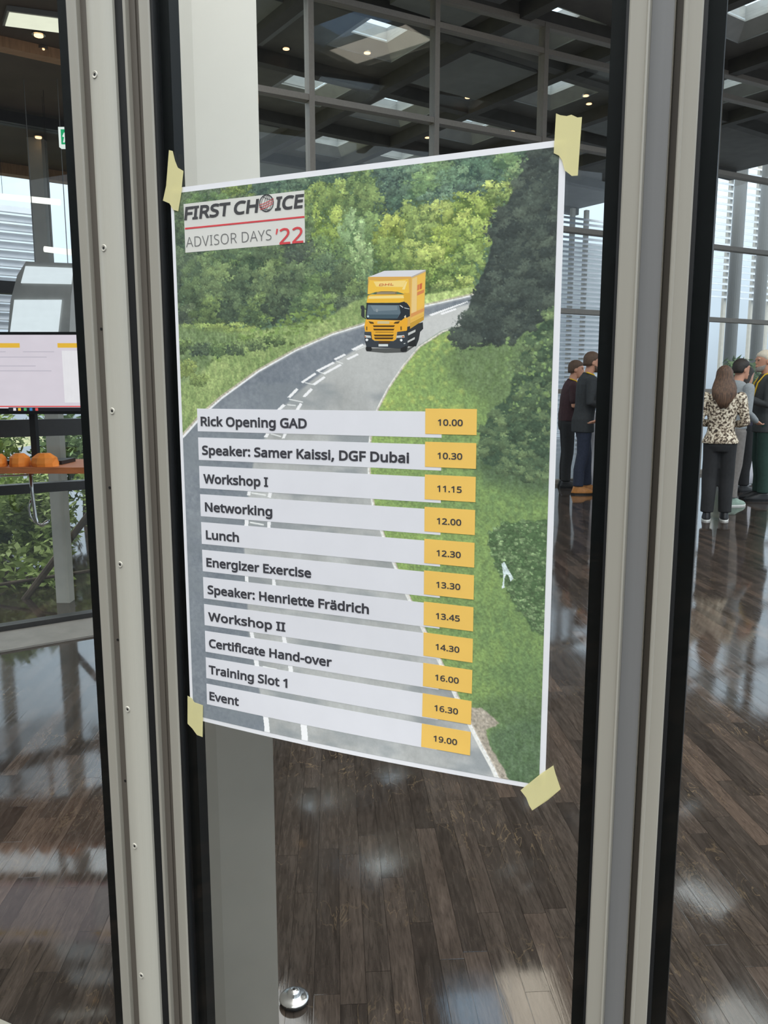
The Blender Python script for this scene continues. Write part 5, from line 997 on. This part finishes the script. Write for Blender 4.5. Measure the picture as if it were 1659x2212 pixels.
ex = thing('exit_sign', (-1.515, 4.0, 2.56), 'small green and white exit sign hanging at the left door frame', 'exit sign')
MB().box(-1.535, -1.375, 4.0, 4.03, 2.575, 2.665).build('housing', 'exit_white', ex)
MB().box(-1.522, -1.388, 3.995, 3.9995, 2.587, 2.653).build('green_face', 'exit_green', ex)
man = MB()
man.prism([(-1.512, 2.594), (-1.506, 2.594), (-1.500, 2.612), (-1.494, 2.596), (-1.488, 2.598), (-1.495, 2.622), (-1.489, 2.632), (-1.497, 2.640), (-1.506, 2.636), (-1.514, 2.620), (-1.508, 2.618), (-1.503, 2.626), (-1.506, 2.614)], 3.990, 3.9945, lambda a, b_, y: Vector((a, y, b_)))
man.ell((-1.492, 3.992, 2.645), .005, .002, .005, 8, 6)
man.build('running_figure', 'exit_white', ex)
MB().box(-1.46, -1.45, 4.01, 4.02, 2.665, 3.0).build('hanger', 'grey', ex)

for nm, (p, q) in {'upper': ((-2.10, 4.50, 2.47), (-1.74, 4.50, 2.435)), 'lower': ((-1.88, 4.60, 2.21), (-1.62, 4.60, 2.18))}.items():
    p, q = Vector(p), Vector(q)
    t = thing('linear_lamp', (p+q)/2, 'thin white tube lamp hung in front of the left glazing, %s of the two' % nm, 'lamp', 'tube lamps of the left glazing')
    MB().tube([p, q], .016, 10).build('tube', 'lamp_white', t)
    for e in (p.lerp(q, .15), p.lerp(q, .85)): MB().tube([e+Vector((0, 0, .015)), Vector((e.x, e.y, 3.0))], .0011, 6).build('wire', 'black', t)

# hanging unit with two glowing panels
# (the unit hangs from two rods)
hu = thing('display_unit', (-1.8, 4.3, 1.7), 'grey rounded hanging unit with two bright white panels, above the screen behind the left pane', 'display unit')
def hp(s): return [(-1.985-s, 1.70), (-1.66+s*.2, 1.70), (-1.635+s*.2, 1.93), (-1.60, 2.09), (-1.86, 2.10), (-1.91, 2.03), (-1.955, 1.9)]
MB().prism(hp(0), 4.305, 4.40, lambda a, b_, y: Vector((a, y, b_))).build('housing', 'housing', hu)
MB().prism([(-1.965, 1.735), (-1.715, 1.735), (-1.685, 1.905), (-1.93, 1.905)], 4.295, 4.3048, lambda a, b_, y: Vector((a, y, b_))).build('glowing_panel', 'panel_white', hu)
MB().prism([(-1.89, 1.99), (-1.63, 1.985), (-1.615, 2.065), (-1.86, 2.075)], 4.295, 4.3048, lambda a, b_, y: Vector((a, y, b_))).build('glowing_panel', 'panel_white', hu)
MB().box(-1.94, -1.80, 4.298, 4.3048, 1.705, 1.728).build('green_tag', 'ui_green', hu)
for x in (-1.83, -1.66): MB().tube([(x, 4.35, 2.07), (x, 4.35, 3.0)], .0022, 8).build('hanger_rod', 'grey', hu)

# monitor on a foot, on the bar counter
mo = thing('monitor', (-1.86, 4.2, 1.05), 'wide computer monitor with a pale page and yellow bar, behind the left pane', 'monitor')
MB().box(-2.33, -1.545, 4.205, 4.25, 1.315, 1.735).build('casing', 'black', mo)
sc_ = MB().box(-2.315, -1.56, 4.2, 4.2045, 1.345, 1.720).build('screen', 'ui_pale', mo)
MB().box(-2.31, -1.875, 4.198, 4.1995, 1.655, 1.678).build('yellow_bar', 'ui_yellow', sc_)
MB().box(-1.68, -1.575, 4.198, 4.1995, 1.655, 1.678).build('yellow_bar', 'ui_yellow', sc_)
MB().box(-2.31, -1.57, 4.198, 4.1995, 1.352, 1.358).build('red_line', 'ui_red', sc_)
MB().box(-1.66, -1.575, 4.198, 4.1995, 1.375, 1.64).build('white_panel', 'ui_white', sc_)
for x0, x1, z in ((-2.2, -1.74, 1.605), (-2.3, -1.95, 1.632), (-1.86, -1.70, 1.632), (-2.25, -1.80, 1.56), (-2.3, -1.72, 1.535)):
    MB().box(x0, x1, 4.198, 4.1995, z, z+.005).build('text_line', 'ui_grey', sc_)
MB().box(-1.955, -1.57, 4.198, 4.1995, 1.330, 1.350).build('task_bar', 'ui_dark', sc_)
for x, m_ in ((-1.93, 'ui_white'), (-1.905, 'ui_yellow'), (-1.875, 'ui_green'), (-1.845, 'ui_blue'), (-1.815, 'ui_red')):
    MB().box(x, x+.014, 4.1965, 4.1978, 1.333, 1.347).build('task_icon', m_, sc_)
MB().box(-1.875, -1.845, 4.251, 4.29, 1.07, 1.5).build('stand', 'black', mo)
MB().box(-2.02, -1.70, 4.21, 4.40, 1.0505, 1.07).build('foot', 'black', mo)

# bar counter with orange goods
bc = thing('bar_counter', (-2.0, 4.4, 0), 'narrow orange-brown wooden counter top running behind the left pane', 'counter')
MB().box(-3.0, -1.45, 4.06, 4.55, 1.018, 1.05).build('counter_top', 'orange_wood', bc)
for x in (-2.9, -1.5): MB().box(x, x+.05, 4.42, 4.47, 0, 1.018).build('leg', 'black', bc)
rr = random.Random(3)
for k, (x, sz, lab) in enumerate(((-2.32, .11, 'orange wrapped packet lying on the counter at the left edge of the photo'), (-2.20, .085, 'orange wrapped packet lying second from the left on the counter'),
        (-2.10, .10, 'orange wrapped packet lying on the middle of the counter'), (-1.99, .08, 'slim orange wrapped packet just right of the middle of the counter'),
        (-1.885, .10, 'orange wrapped packet lying before the last one on the counter'), (-1.75, .13, 'largest orange packet at the right end of the counter'))):
    b = MB(); pts_ = []
    for j, (s_, z) in enumerate(((1, .0005), (1.05, .018), (.95, .045), (.5, .06+rr.random()*.012))):
        pts_.append([Vector((x+math.cos(2*PI*i/10)*sz*.5*s_*(1+rr.uniform(-.12, .12)), 4.13-.012*(k % 2)+math.sin(2*PI*i/10)*.05*s_, 1.05+z)) for i in range(10)])
    b.rings(pts_); tag(b.build('packet', 'orange'), lab, 'packet', 'orange packets on the counter')

tb = thing('hooked_pipe', (-2.0, 4.62, .6), 'bent grey steel pipe with a hooked foot under the counter, left pane', 'pipe')
MB().tube([(-2.0, 4.5, 1.015), (-1.995, 4.5, .86), (-1.985, 4.5, .72), (-1.975, 4.5, .685), (-1.95, 4.5, .675), (-1.915, 4.5, .70)], .010, 10).build('pipe', 'steel', tb, True)
MB().tube([(-2.005, 4.5, .82), (-2.02, 4.5, .78), (-2.015, 4.5, .73), (-1.99, 4.5, .69)], .006, 8).build('hook', 'steel', tb, True)
MB().tube([(-2.25, 4.5, .955), (-1.98, 4.5, .965)], .006, 8).build('cross_rod', 'steel', tb)

# outside the left wall
op = tag(MB().box(-2.235, -2.145, 5.3, 5.39, -.1, 3.0).build('post', 'post'), 'pale square post outside the left glazing', 'post')
br = thing('timber_brace', (-2.6, 5.4, -.1), 'grey brown diagonal timber brace outside the left glazing', 'brace')
MB().tube([(-2.66, 5.42, -.20), (-1.94, 5.42, .70)], .024, 8).build('brace', 'bark', br)
MB().tube([(-2.20, 5.46, -.15), (-2.20, 5.46, .36)], .022, 8).build('strut', 'bark', br)
MB().tube([(-2.9, 5.50, .05), (-1.8, 5.50, .22)], .012, 8).build('rail', 'bark', br)
def foliage(x, y, z0, rx, ry, h, n, m_, name, label, cat, group, seed, trunk=True, size=.075):
    r = random.Random(seed); t = thing(name, (x, y, z0), label, cat, group)
    b = MB()
    lobes = [(r.uniform(-.6, .6)*rx, r.uniform(-.6, .6)*ry, h*r.uniform(.3, .85), r.uniform(.28, .5)) for _ in range(9)]
    for _ in range(n):
        lx, ly, lz, s_ = r.choice(lobes)
        a, e, q = r.uniform(0, 2*PI), r.uniform(-1, 1), r.random()**.4
        k = math.sqrt(1-e*e)
        c = Vector((x+lx+rx*s_*q*k*math.cos(a), y+ly+ry*s_*q*k*math.sin(a), max(z0+.03, z0+lz+h*s_*.75*q*e)))
        ax = Vector((r.gauss(0, 1), r.gauss(0, 1), r.gauss(0, .6))).normalized(); bx_ = ax.cross(Vector((r.gauss(0, 1), r.gauss(0, 1), r.gauss(0, 1)))).normalized()
        L_, w_ = size*r.uniform(.6, 1.3), size*r.uniform(.25, .5)
        b.add([c-ax*L_*.5, c+bx_*w_*.5, c+ax*L_*.5, c-bx_*w_*.5], [(0, 1, 2, 3)])
    b.build('foliage', m_, t)
    if trunk:
        MB().tube([(x, y, z0), (x+.02, y, z0+h*.5), (x+.05, y, z0+h*.75)], [.05, .035, .012], 8).build('trunk', 'bark', t)
ZG = -.1
rg = random.Random(12); gc = MB()
for _ in range(1800):
    c = Vector((rg.uniform(-4.4, -2.35), rg.uniform(5.62, 6.0), ZG+rg.random()**2*.42)); ax = Vector((rg.gauss(0, 1), rg.gauss(0, 1), rg.gauss(0, .5))).normalized()
    bx_ = ax.cross(Vector((rg.gauss(0, 1), rg.gauss(0, 1), rg.gauss(0, 1)))).normalized(); L_, w_ = .1*rg.uniform(.6, 1.3), .1*rg.uniform(.25, .5)
    gc.add([c-ax*L_*.5, c+bx_*w_*.5, c+ax*L_*.5, c-bx_*w_*.5], [(0, 1, 2, 3)])
gco = tag(gc.build('ground_cover', 'leaf'), 'low leafy ground cover below the shrubs outside the left glazing', 'plants'); gco['kind'] = 'stuff'
foliage(-2.75, 6.5, ZG, .46, .42, .85, 3600, 'leaf', 'leafy_shrub', 'green leafy shrub outside the left glazing, behind the timber brace', 'shrub', None, 1)
foliage(-3.55, 6.6, ZG, .46, .45, .95, 3600, 'leaf2', 'leafy_shrub', 'darker green shrub outside the left glazing, at the left edge of the photo', 'shrub', None, 2)
foliage(-2.55, 7.6, ZG, .5, .45, .9, 3400, 'leaf', 'leafy_shrub', 'bushy green shrub outside the left glazing, beside the door frame', 'shrub', None, 3)
foliage(-3.35, 8.9, ZG, .6, .6, 1.35, 3600, 'leaf2', 'small_tree', 'small tree rising behind the shrubs, seen just above the counter', 'tree', None, 4, True, .1)
foliage(-4.6, 8.9, ZG, .65, .6, 1.25, 3000, 'leaf', 'small_tree', 'small tree behind the shrubs at the far left edge', 'tree', None, 5, True, .1)

# louvre screens
def louvres(name, O, d, n_, x0, x1, z0, z1, dz, label, posts):
    t = thing(name, O, label, 'louvre screen')
    T_ = lambda v: O+d*v.x+n_*v.y+Vector((0, 0, v.z))
    b = MB(); k = int((z1-z0)/dz)
    for i in range(k):
        z = z0+i*dz
        b.box(x0, x1, -.05, .05, 0, .012, lambda v, z=z: T_(Vector((v.x, v.y*.7, z+v.z+v.y*.7))))
    b.build('slats', 'slat', t)
    for p in posts: MB().box(p-.06, p+.06, .06, .16, 0, z1+.1, T_).build('post', 'post', t)
    return t
O1 = F0+FN*8.5
louvres('louvre_screen', O1, FD, FN, 3.5, 13.2, .0, 6.3, .13, 'white horizontal louvre screen with pale posts, far behind the hall windows', [4.2, 6.0, 7.8, 9.6, 10.55, 11.05, 12.6])
louvres('louvre_screen', O1, FD, FN, 14.2, 23., 4.3, 8.6, .2, 'sparser white louvre screen far behind the people on the right', [14.4, 16.9, 18.2, 19.0, 21.4])
O2 = L0+LN*3.6
louvres('louvre_screen', O2, LD, LN, -2.6, 1.2, 2.05, 3.3, .085, 'white louvre screen above the shrubs outside the left glazing', [-1.6, -.35, .1, .6])
struct(MB().box(2.0, 14.4, 3.0, 3.4, 0, 6.1, lambda v: O1+FD*v.x+FN*v.y+Vector((0, 0, v.z))).build('wall_far', 'facade'))
for nm, x in (('nearer the door frame', 13.5), ('towards the right edge', 14.55)):
    pl = thing('pillar', O1+FD*x-FN*3.0, 'tall grey pillar far behind the people on the right, '+nm, 'pillar', 'grey pillars beyond the hall windows')
    MB().disc_lathe(O1+FD*x-FN*3.0, [(.16, 0), (.16, 9.5)], 20).build('shaft', 'grey', pl, False)
foliage(9.6, 20.5, 0, 1.3, .8, 2.2, 3600, 'leaf2', 'hedge', 'dark green hedge far outside behind the people on the right', 'hedge', None, 9, False, .22)

# ------------------------------------------------------------------ standing tables
def standing_table(x, y, label):
    t = thing('standing_table', (x, y, 0), label, 'table', 'standing tables among the people')
    MB().disc_lathe((x, y, 0), [(.31, 1.085), (.31, 1.105), (.02, 1.106)], 28).build('tabletop', 'cloth_white', t, False)
    n = 40; rs = []
    for r, z, a in ((.312, 1.10, 0), (.29, 1.0, .02), (.23, .70, .05), (.205, .55, .05), (.24, .30, .06), (.28, .03, .07)):
        rs.append([Vector((x+(r*(1+a*math.cos(8*2*PI*i/n)))*math.cos(2*PI*i/n), y+(r*(1+a*math.cos(8*2*PI*i/n)))*math.sin(2*PI*i/n), z)) for i in range(n)])
    MB().rings(rs).build('table_skirt', 'cloth_white', t, True)
    MB().disc_lathe((x, y, 0), [(.2, 0), (.2, .012), (.03, .03)], 24).build('foot', 'steel', t)
standing_table(3.24, 11.98, 'white skirted standing table beside the man in tan shoes')
standing_table(5.42, 12.2, 'white skirted standing table behind the woman in the mottled blouse')

# ------------------------------------------------------------------ people
def remesh(name, mb, m, parent, voxel, smooth=3):
    v = np.array([tuple(p) for p in mb.v]); me = bpy.data.meshes.new(name); me.from_pydata(v.tolist(), [], mb.f)
    bm = bmesh.new(); bm.from_mesh(me); bmesh.ops.recalc_face_normals(bm, faces=bm.faces); bm.to_mesh(me); bm.free()
    o = bpy.data.objects.new('tmp', me); col.objects.link(o)
    a = o.modifiers.new('r', 'REMESH'); a.mode = 'VOXEL'; a.voxel_size = voxel
    s_ = o.modifiers.new('s', 'SMOOTH'); s_.iterations = smooth; s_.factor = .5
    dg = bpy.context.evaluated_depsgraph_get(); out = bpy.data.meshes.new_from_object(o.evaluated_get(dg))
    bpy.data.objects.remove(o); bpy.data.meshes.remove(me)
    out.transform(Matrix.Translation(-Vector(WORLD[parent.name])))
    out.name = name; out.polygons.foreach_set('use_smooth', [True]*len(out.polygons))
    return link(name, out, m, parent, None)

def person(x, y, face, h, label, top, bottom, shoes, hair, hair_mat, skin='skin', arms=None, female=False, beard=None, lanyard=None, badge=False, look=0., lean=0.,
           step=(.0, .0), heavy=1., long_top=0., sole=None, bare_arms=False, shirt=None):
    """local axes: +y is the way the person faces, +x their right; everything is in metres for a 1.75 m figure, scaled by h"""
    k = h/1.75
    root = thing('person', (x, y, 0), label, 'person')
    c_, s_ = math.cos(R(face)), math.sin(R(face))
    def W(p): return Vector((x+(p[0]*c_+p[1]*s_)*k, y+(-p[0]*s_+p[1]*c_)*k, p[2]*k))
    def ring(cx, cy, z, rx, ry, n=20): return [W((cx+rx*math.cos(2*PI*i/n), cy+ry*math.sin(2*PI*i/n), z)) for i in range(n)]
    sw = .185 if female else .205
    ln = lambda z: lean*max(0, z-.95)                      # forward lean
    hipw = .168 if female else .16
    torso = [(.86, .150*1.0, .10, .0), (.93, hipw, .112, -.01), (1.02, .142*heavy if not female else .128, .105*heavy, 0), (1.12, .145*heavy if not female else .122, .108*heavy, .005),
             (1.25, .165*heavy if not female else .145, .112*heavy, .0), (1.36, .175*heavy if not female else .15, .105, -.012), (1.43, .135, .08, -.022), (1.475, .07, .062, -.018)]
    def tor(g): return [ring(0, cy+ln(z), z, rx+g, ry+g) for z, rx, ry, cy in torso]
    hipx = .085; st = step
    legs = []
    for sd, dy in ((-1, st[0]), (1, st[1])):
        legs.append([(sd*hipx, 0, .90), (sd*(hipx+.006), dy*.55+.015, .50), (sd*(hipx+.012), dy, .09)])
    A_ = arms or {}
    sh = {-1: (-sw, -.015+ln(1.41), 1.405), 1: (sw, -.015+ln(1.41), 1.405)}
    arm = {}
    for sd in (-1, 1):
        e, w_ = A_.get(sd, ((sd*(sw+.055), -.03+ln(1.1), 1.12), (sd*(sw+.04), .06, .87)))
        arm[sd] = [sh[sd], e, w_]
    hd = (0, .02+ln(1.62), 1.63)                             # head centre
    lk = R(look)
    def Hd(p): return W((hd[0]+p[0]*math.cos(lk)+p[1]*math.sin(lk), hd[1]-p[0]*math.sin(lk)+p[1]*math.cos(lk), hd[2]+p[2]))
    # --- body: one continuous skin
    b = MB(); b.rings(tor(0))
    b.tube([W((0, -.02+ln(1.45), 1.44)), W((0, -.005+ln(1.52), 1.52)), W((0, .01+ln(1.57), 1.58))], [.062*k, .056*k, .058*k], 14)
    hr = [(-.118, .030, .034, .045), (-.10, .044, .058, .026), (-.07, .056, .078, .010), (-.035, .064, .090, .002), (0, .070, .096, -.002), (.035, .073, .098, -.006), (.07, .068, .092, -.010), (.10, .048, .066, -.012), (.118, .018, .026, -.012)]
    b.rings([[Hd((rx*math.cos(2*PI*i/20), cy+ry*math.sin(2*PI*i/20), z)) for i in range(20)] for z, rx, ry, cy in hr])
    b.rings([[Hd((px_*sc2, .086+py_, z)) for px_, py_ in ((-.011, 0), (0, .012*sc2+.004), (.011, 0), (0, -.02))] for z, sc2 in ((-.032, 1.2), (-.02, 1.5), (0, .9), (.022, .5))])
    for sd in (-1, 1):
        b.rings([[Hd((sd*(.068+.010*q), -.012+.022*math.cos(2*PI*i/10)*f_, -.008+.033*math.sin(2*PI*i/10)*f_)) for i in range(10)] for q, f_ in ((0, .7), (.6, 1), (1.2, .8))])
    b.tube([Hd((-.022, .086, -.062)), Hd((0, .092, -.062)), Hd((.022, .086, -.062))], .008*k, 8)
    b.tube([Hd((-.045, .078, .025)), Hd((0, .092, .022)), Hd((.045, .078, .025))], .010*k, 8)
    for L_ in legs:
        b.tube([W(p) for p in (L_[0], (L_[0][0]*1.02, L_[1][1]*.5, .7), L_[1], (L_[1][0], L_[1][1]*.3+L_[2][1]*.7-.02, .32), L_[2])], [.082*k, .070*k, .052*k, .052*k, .036*k], 14, rounded=True)
        a = L_[2]; b.tube([W((a[0], a[1]-.03, .052)), W((a[0], a[1]+.03, .046)), W((a[0], a[1]+.11, .034))], [.032*k, .030*k, .018*k], 10, rounded=True)
    for sd in (-1, 1):
        s0, e0, w0 = (Vector(p) for p in arm[sd])
        b.tube([W(s0), W(s0.lerp(e0, .5)), W(e0), W(e0.lerp(w0, .35)), W(w0)], [.050*k, .045*k, .038*k, .038*k, .026*k], 12, rounded=True)
        d = (w0-e0).normalized(); side = d.cross(Vector((0, 0, 1)))
        side = side.normalized() if side.length > .1 else Vector((0, 1, 0))
        if abs(d.z) > .8: side = Vector((0, 1, 0))
        nrm = d.cross(side).normalized()
        palm = w0+d*.085
        b.rings([[W(c0+side*(rx*math.cos(2*PI*i/10))+nrm*(ry*math.sin(2*PI*i/10))) for i in range(10)] for c0, rx, ry in ((w0, .024, .018), (w0+d*.03, .036, .018), (palm, .042, .016), (palm+d*.012, .034, .012))])
        curl = -nrm*.014
        for j, (off_, ln_) in enumerate(((-.031, .062), (-.010, .074), (.011, .070), (.031, .055))):
            f0 = palm+side*off_; b.tube([W(f0-d*.01), W(f0+d*ln_*.5+curl*.5), W(f0+d*ln_+curl*1.8)], [.0095*k, .0088*k, .0075*k], 8, rounded=True)
        th = w0+d*.04+side*(-.036); b.tube([W(th+side*.012), W(th+d*.03-side*.022+curl*.6), W(th+d*.062-side*.026+curl)], [.011*k, .010*k, .008*k], 8, rounded=True)
    remesh('body', b, skin, root, .0068)
    for sd in (-1, 1):
        MB().ell(Hd((sd*.031, .083, .004)), .0085*k, .0085*k, .006*k, 10, 6).build('eye', 'eye', root, True)
        MB().tube([Hd((sd*.016, .090, .022)), Hd((sd*.034, .086, .026)), Hd((sd*.050, .074, .020))], .0045*k, 6).build('eyebrow', hair_mat, root)
    # --- clothes
    t = MB(); zt = [r_ for r_ in torso if r_[0] >= (.93 if long_top else .98)]
    rr_ = [ring(0, cy+ln(z), z, rx+.020, ry+.020) for z, rx, ry, cy in zt]
    if long_top: rr_ = [ring(0, -.005, .93-long_top, hipw+.032, .135)]+rr_
    else: rr_ = [ring(0, 0, .93, hipw+.018, .125)]+rr_
    t.rings(rr_)
    for sd in (-1, 1):
        s0, e0, w0 = (Vector(p) for p in arm[sd])
        if bare_arms: t.tube([W(s0), W(s0.lerp(e0, .75))], [.066*k, .058*k], 14, rounded=True)
        else: t.tube([W(s0), W(s0.lerp(e0, .5)), W(e0), W(e0.lerp(w0, .5)), W(e0.lerp(w0, .96))], [.066*k, .058*k, .050*k, .046*k, .036*k], 14, rounded=True)
    t.tube([W((0, -.022+ln(1.44), 1.44)), W((0, -.016+ln(1.5), 1.495))], [.078*k, .068*k], 14)
    remesh('top', t, top, root, .011)['label'] = 'upper garment'
    p_ = MB(); p_.rings([ring(0, -.004, z, rx, ry) for z, rx, ry in ((.80, .13, .105), (.86, .168, .122), (.93, hipw+.012, .122), (1.0, .150 if not female else .136, .113))])
    for L_ in legs:
        wide = 1.25 if female else 1.12
        p_.tube([W(q) for q in (L_[0], (L_[0][0]*1.02, L_[1][1]*.5, .7), L_[1], (L_[1][0], L_[1][1]*.3+L_[2][1]*.7-.012, .30), (L_[2][0], L_[2][1]-.005, .10))], [.097*k, .088*k, .068*k*wide, .062*k*wide, .058*k*wide], 14)
    remesh('trousers', p_, bottom, root, .011)
    for L_ in legs:
        a = L_[2]; s = MB()
        s.rings([[W((a[0]+rx*math.cos(2*PI*i/16), a[1]+cy+ry*math.sin(2*PI*i/16), z)) for i in range(16)] for z, rx, ry, cy in ((.012, .048, .142, .055), (.03, .050, .146, .055), (.055, .046, .125, .045), (.08, .042, .085, .012), (.105, .043, .056, -.008))])
        so = s.build('shoe', shoes, root, True)
        s = MB(); s.rings([[W((a[0]+rx*math.cos(2*PI*i/16), a[1]+.055+ry*math.sin(2*PI*i/16), z)) for i in range(16)] for z, rx, ry in ((.0, .050, .146), (.018, .052, .149))])
        s.build('sole', sole or 'shoe', so)
    # --- hair
    hm = MB()
    if hair == 'short':
        hs = [(-.045, .074, .050, -.062), (-.01, .081, .072, -.044), (.03, .084, .090, -.026), (.06, .083, .104, -.010), (.09, .068, .090, -.010), (.118, .042, .056, -.014), (.130, .014, .02, -.014)]
        hm.rings([[Hd((rx*math.cos(2*PI*i/22), cy+ry*math.sin(2*PI*i/22), z)) for i in range(22)] for z, rx, ry, cy in hs])
    else:
        ln_ = hair
        hs = [(-.118-ln_, .040, .020, -.155), (-.10-ln_*.8, .075, .036, -.150), (-.10-ln_*.45, .126, .048, -.138), (-.12, .130, .058, -.105), (-.07, .116, .068, -.070), (-.01, .096, .082, -.042), (.03, .091, .094, -.022), (.065, .086, .106, -.010), (.095, .070, .090, -.010), (.122, .042, .056, -.014), (.134, .014, .02, -.014)]
        hm.rings([[Hd((rx*math.cos(2*PI*i/22)*(1+.03*math.cos(7*2*PI*i/22)), cy+ry*math.sin(2*PI*i/22), z)) for i in range(22)] for z, rx, ry, cy in hs])
    hm.build('hair', hair_mat, root, True)
    if beard:
        bd = MB(); bd.rings([[Hd((rx*math.cos(PI*i/14+.0), cy+ry*math.sin(PI*i/14), z)) for i in range(15)]+[Hd((0, .02, z))] for z, rx, ry, cy in ((-.126, .030, .040, .045), (-.105, .050, .066, .026), (-.075, .060, .080, .014), (-.045, .062, .062, .006))])
        bd.build('beard', beard, root, True)
    if lanyard:
        ly = MB()
        for sd in (-1, 1):
            ly.tube([W((sd*.072, -.06+ln(1.5), 1.505)), W((sd*.080, .03+ln(1.47), 1.475)), W((sd*.075, .105+ln(1.38), 1.38)), W((sd*.045, .142*max(heavy, 1)+ln(1.25), 1.22)), W((0, .146*max(heavy, 1)+ln(1.1), 1.10))], .009*k, 6)
        ly.build('lanyard', lanyard, root)
        if badge:
            c0 = .150*max(heavy, 1)+ln(1.05)
            bg_ = MB(); bg_.box(-.045, .045, c0, c0+.006, 1.0, 1.10, lambda v: W(v)); bg_.build('badge', 'badge', root)
    return root

person(2.67, 11.72, 95, 1.84, 'man in a dark maroon top with yellow lanyard, arms folded, beside the poster edge', 'maroon', 'blackcloth', 'shoe', 'short', 'hair_short',
       arms={-1: ((-.25, .05, 1.14), (.03, .20, 1.17)), 1: ((.25, .05, 1.14), (-.05, .19, 1.12))}, lanyard='yellow', look=10, lean=.12, heavy=1.12, bare_arms=True)
person(2.74, 11.05, 88, 1.93, 'bearded man in a charcoal jacket, navy jeans and tan shoes by the white table', 'jacket', 'navy', 'tan', 'short', 'hair_short',
       arms={-1: ((-.25, .0, 1.14), (-.10, .22, 1.10)), 1: ((.25, .0, 1.14), (.12, .22, 1.10))}, beard='beard', lanyard='yellow', lean=.10, long_top=.16, step=(.10, -.06))
person(3.08, 10.75, -60, 1.78, 'person in a white shirt half hidden by the right door frame', 'white_shirt', 'navy', 'shoe', 'short', 'hair_dark',
       arms={-1: ((-.27, -.04, 1.14), (-.20, .16, 1.02)), 1: ((.27, -.06, 1.15), (.22, .12, 1.0))}, heavy=1.05)
person(3.66, 8.72, 20, 1.68, 'woman seen from behind with long brown hair, mottled blouse and black trousers', 'blouse', 'blackcloth', 'shoe', .22, 'hair_brown', skin='skin2',
       arms={-1: ((-.24, -.02, 1.13), (-.10, .18, 1.10)), 1: ((.25, -.02, 1.12), (.14, .18, 1.10))}, female=True, long_top=.04, step=(.0, .06), sole='sole')
person(4.33, 9.95, 75, 1.80, 'dark-haired person in a grey sweater behind the woman in the mottled blouse', 'greycloth', 'greytrouser', 'sneaker', 'short', 'hair_dark',
       arms={-1: ((-.25, .0, 1.13), (-.12, .20, 1.08)), 1: ((.25, -.02, 1.12), (.16, .18, 1.02))}, lean=.06, sole='sole', step=(.04, -.04))
person(5.02, 11.25, 70, 1.74, 'woman with long dark hair and a pale badge, facing the white-haired man', 'darktop', 'blackcloth', 'shoe', .16, 'hair_dark', skin='skin2',
       arms={-1: ((-.23, .0, 1.12), (-.10, .20, 1.05)), 1: ((.23, .0, 1.12), (.08, .21, 1.04))}, female=True, lanyard='blackcloth', badge=True)
person(4.90, 10.35, -80, 1.92, 'white-haired bearded man in a dark grey suit gesturing with both hands', 'suit', 'greensuit', 'shoe', 'short', 'hair_white',
       arms={-1: ((-.24, .06, 1.13), (-.16, .30, 1.22)), 1: ((.24, .06, 1.13), (.13, .31, 1.25))}, beard='beard_grey', lanyard='yellow', lean=.05, long_top=.12, look=-12)
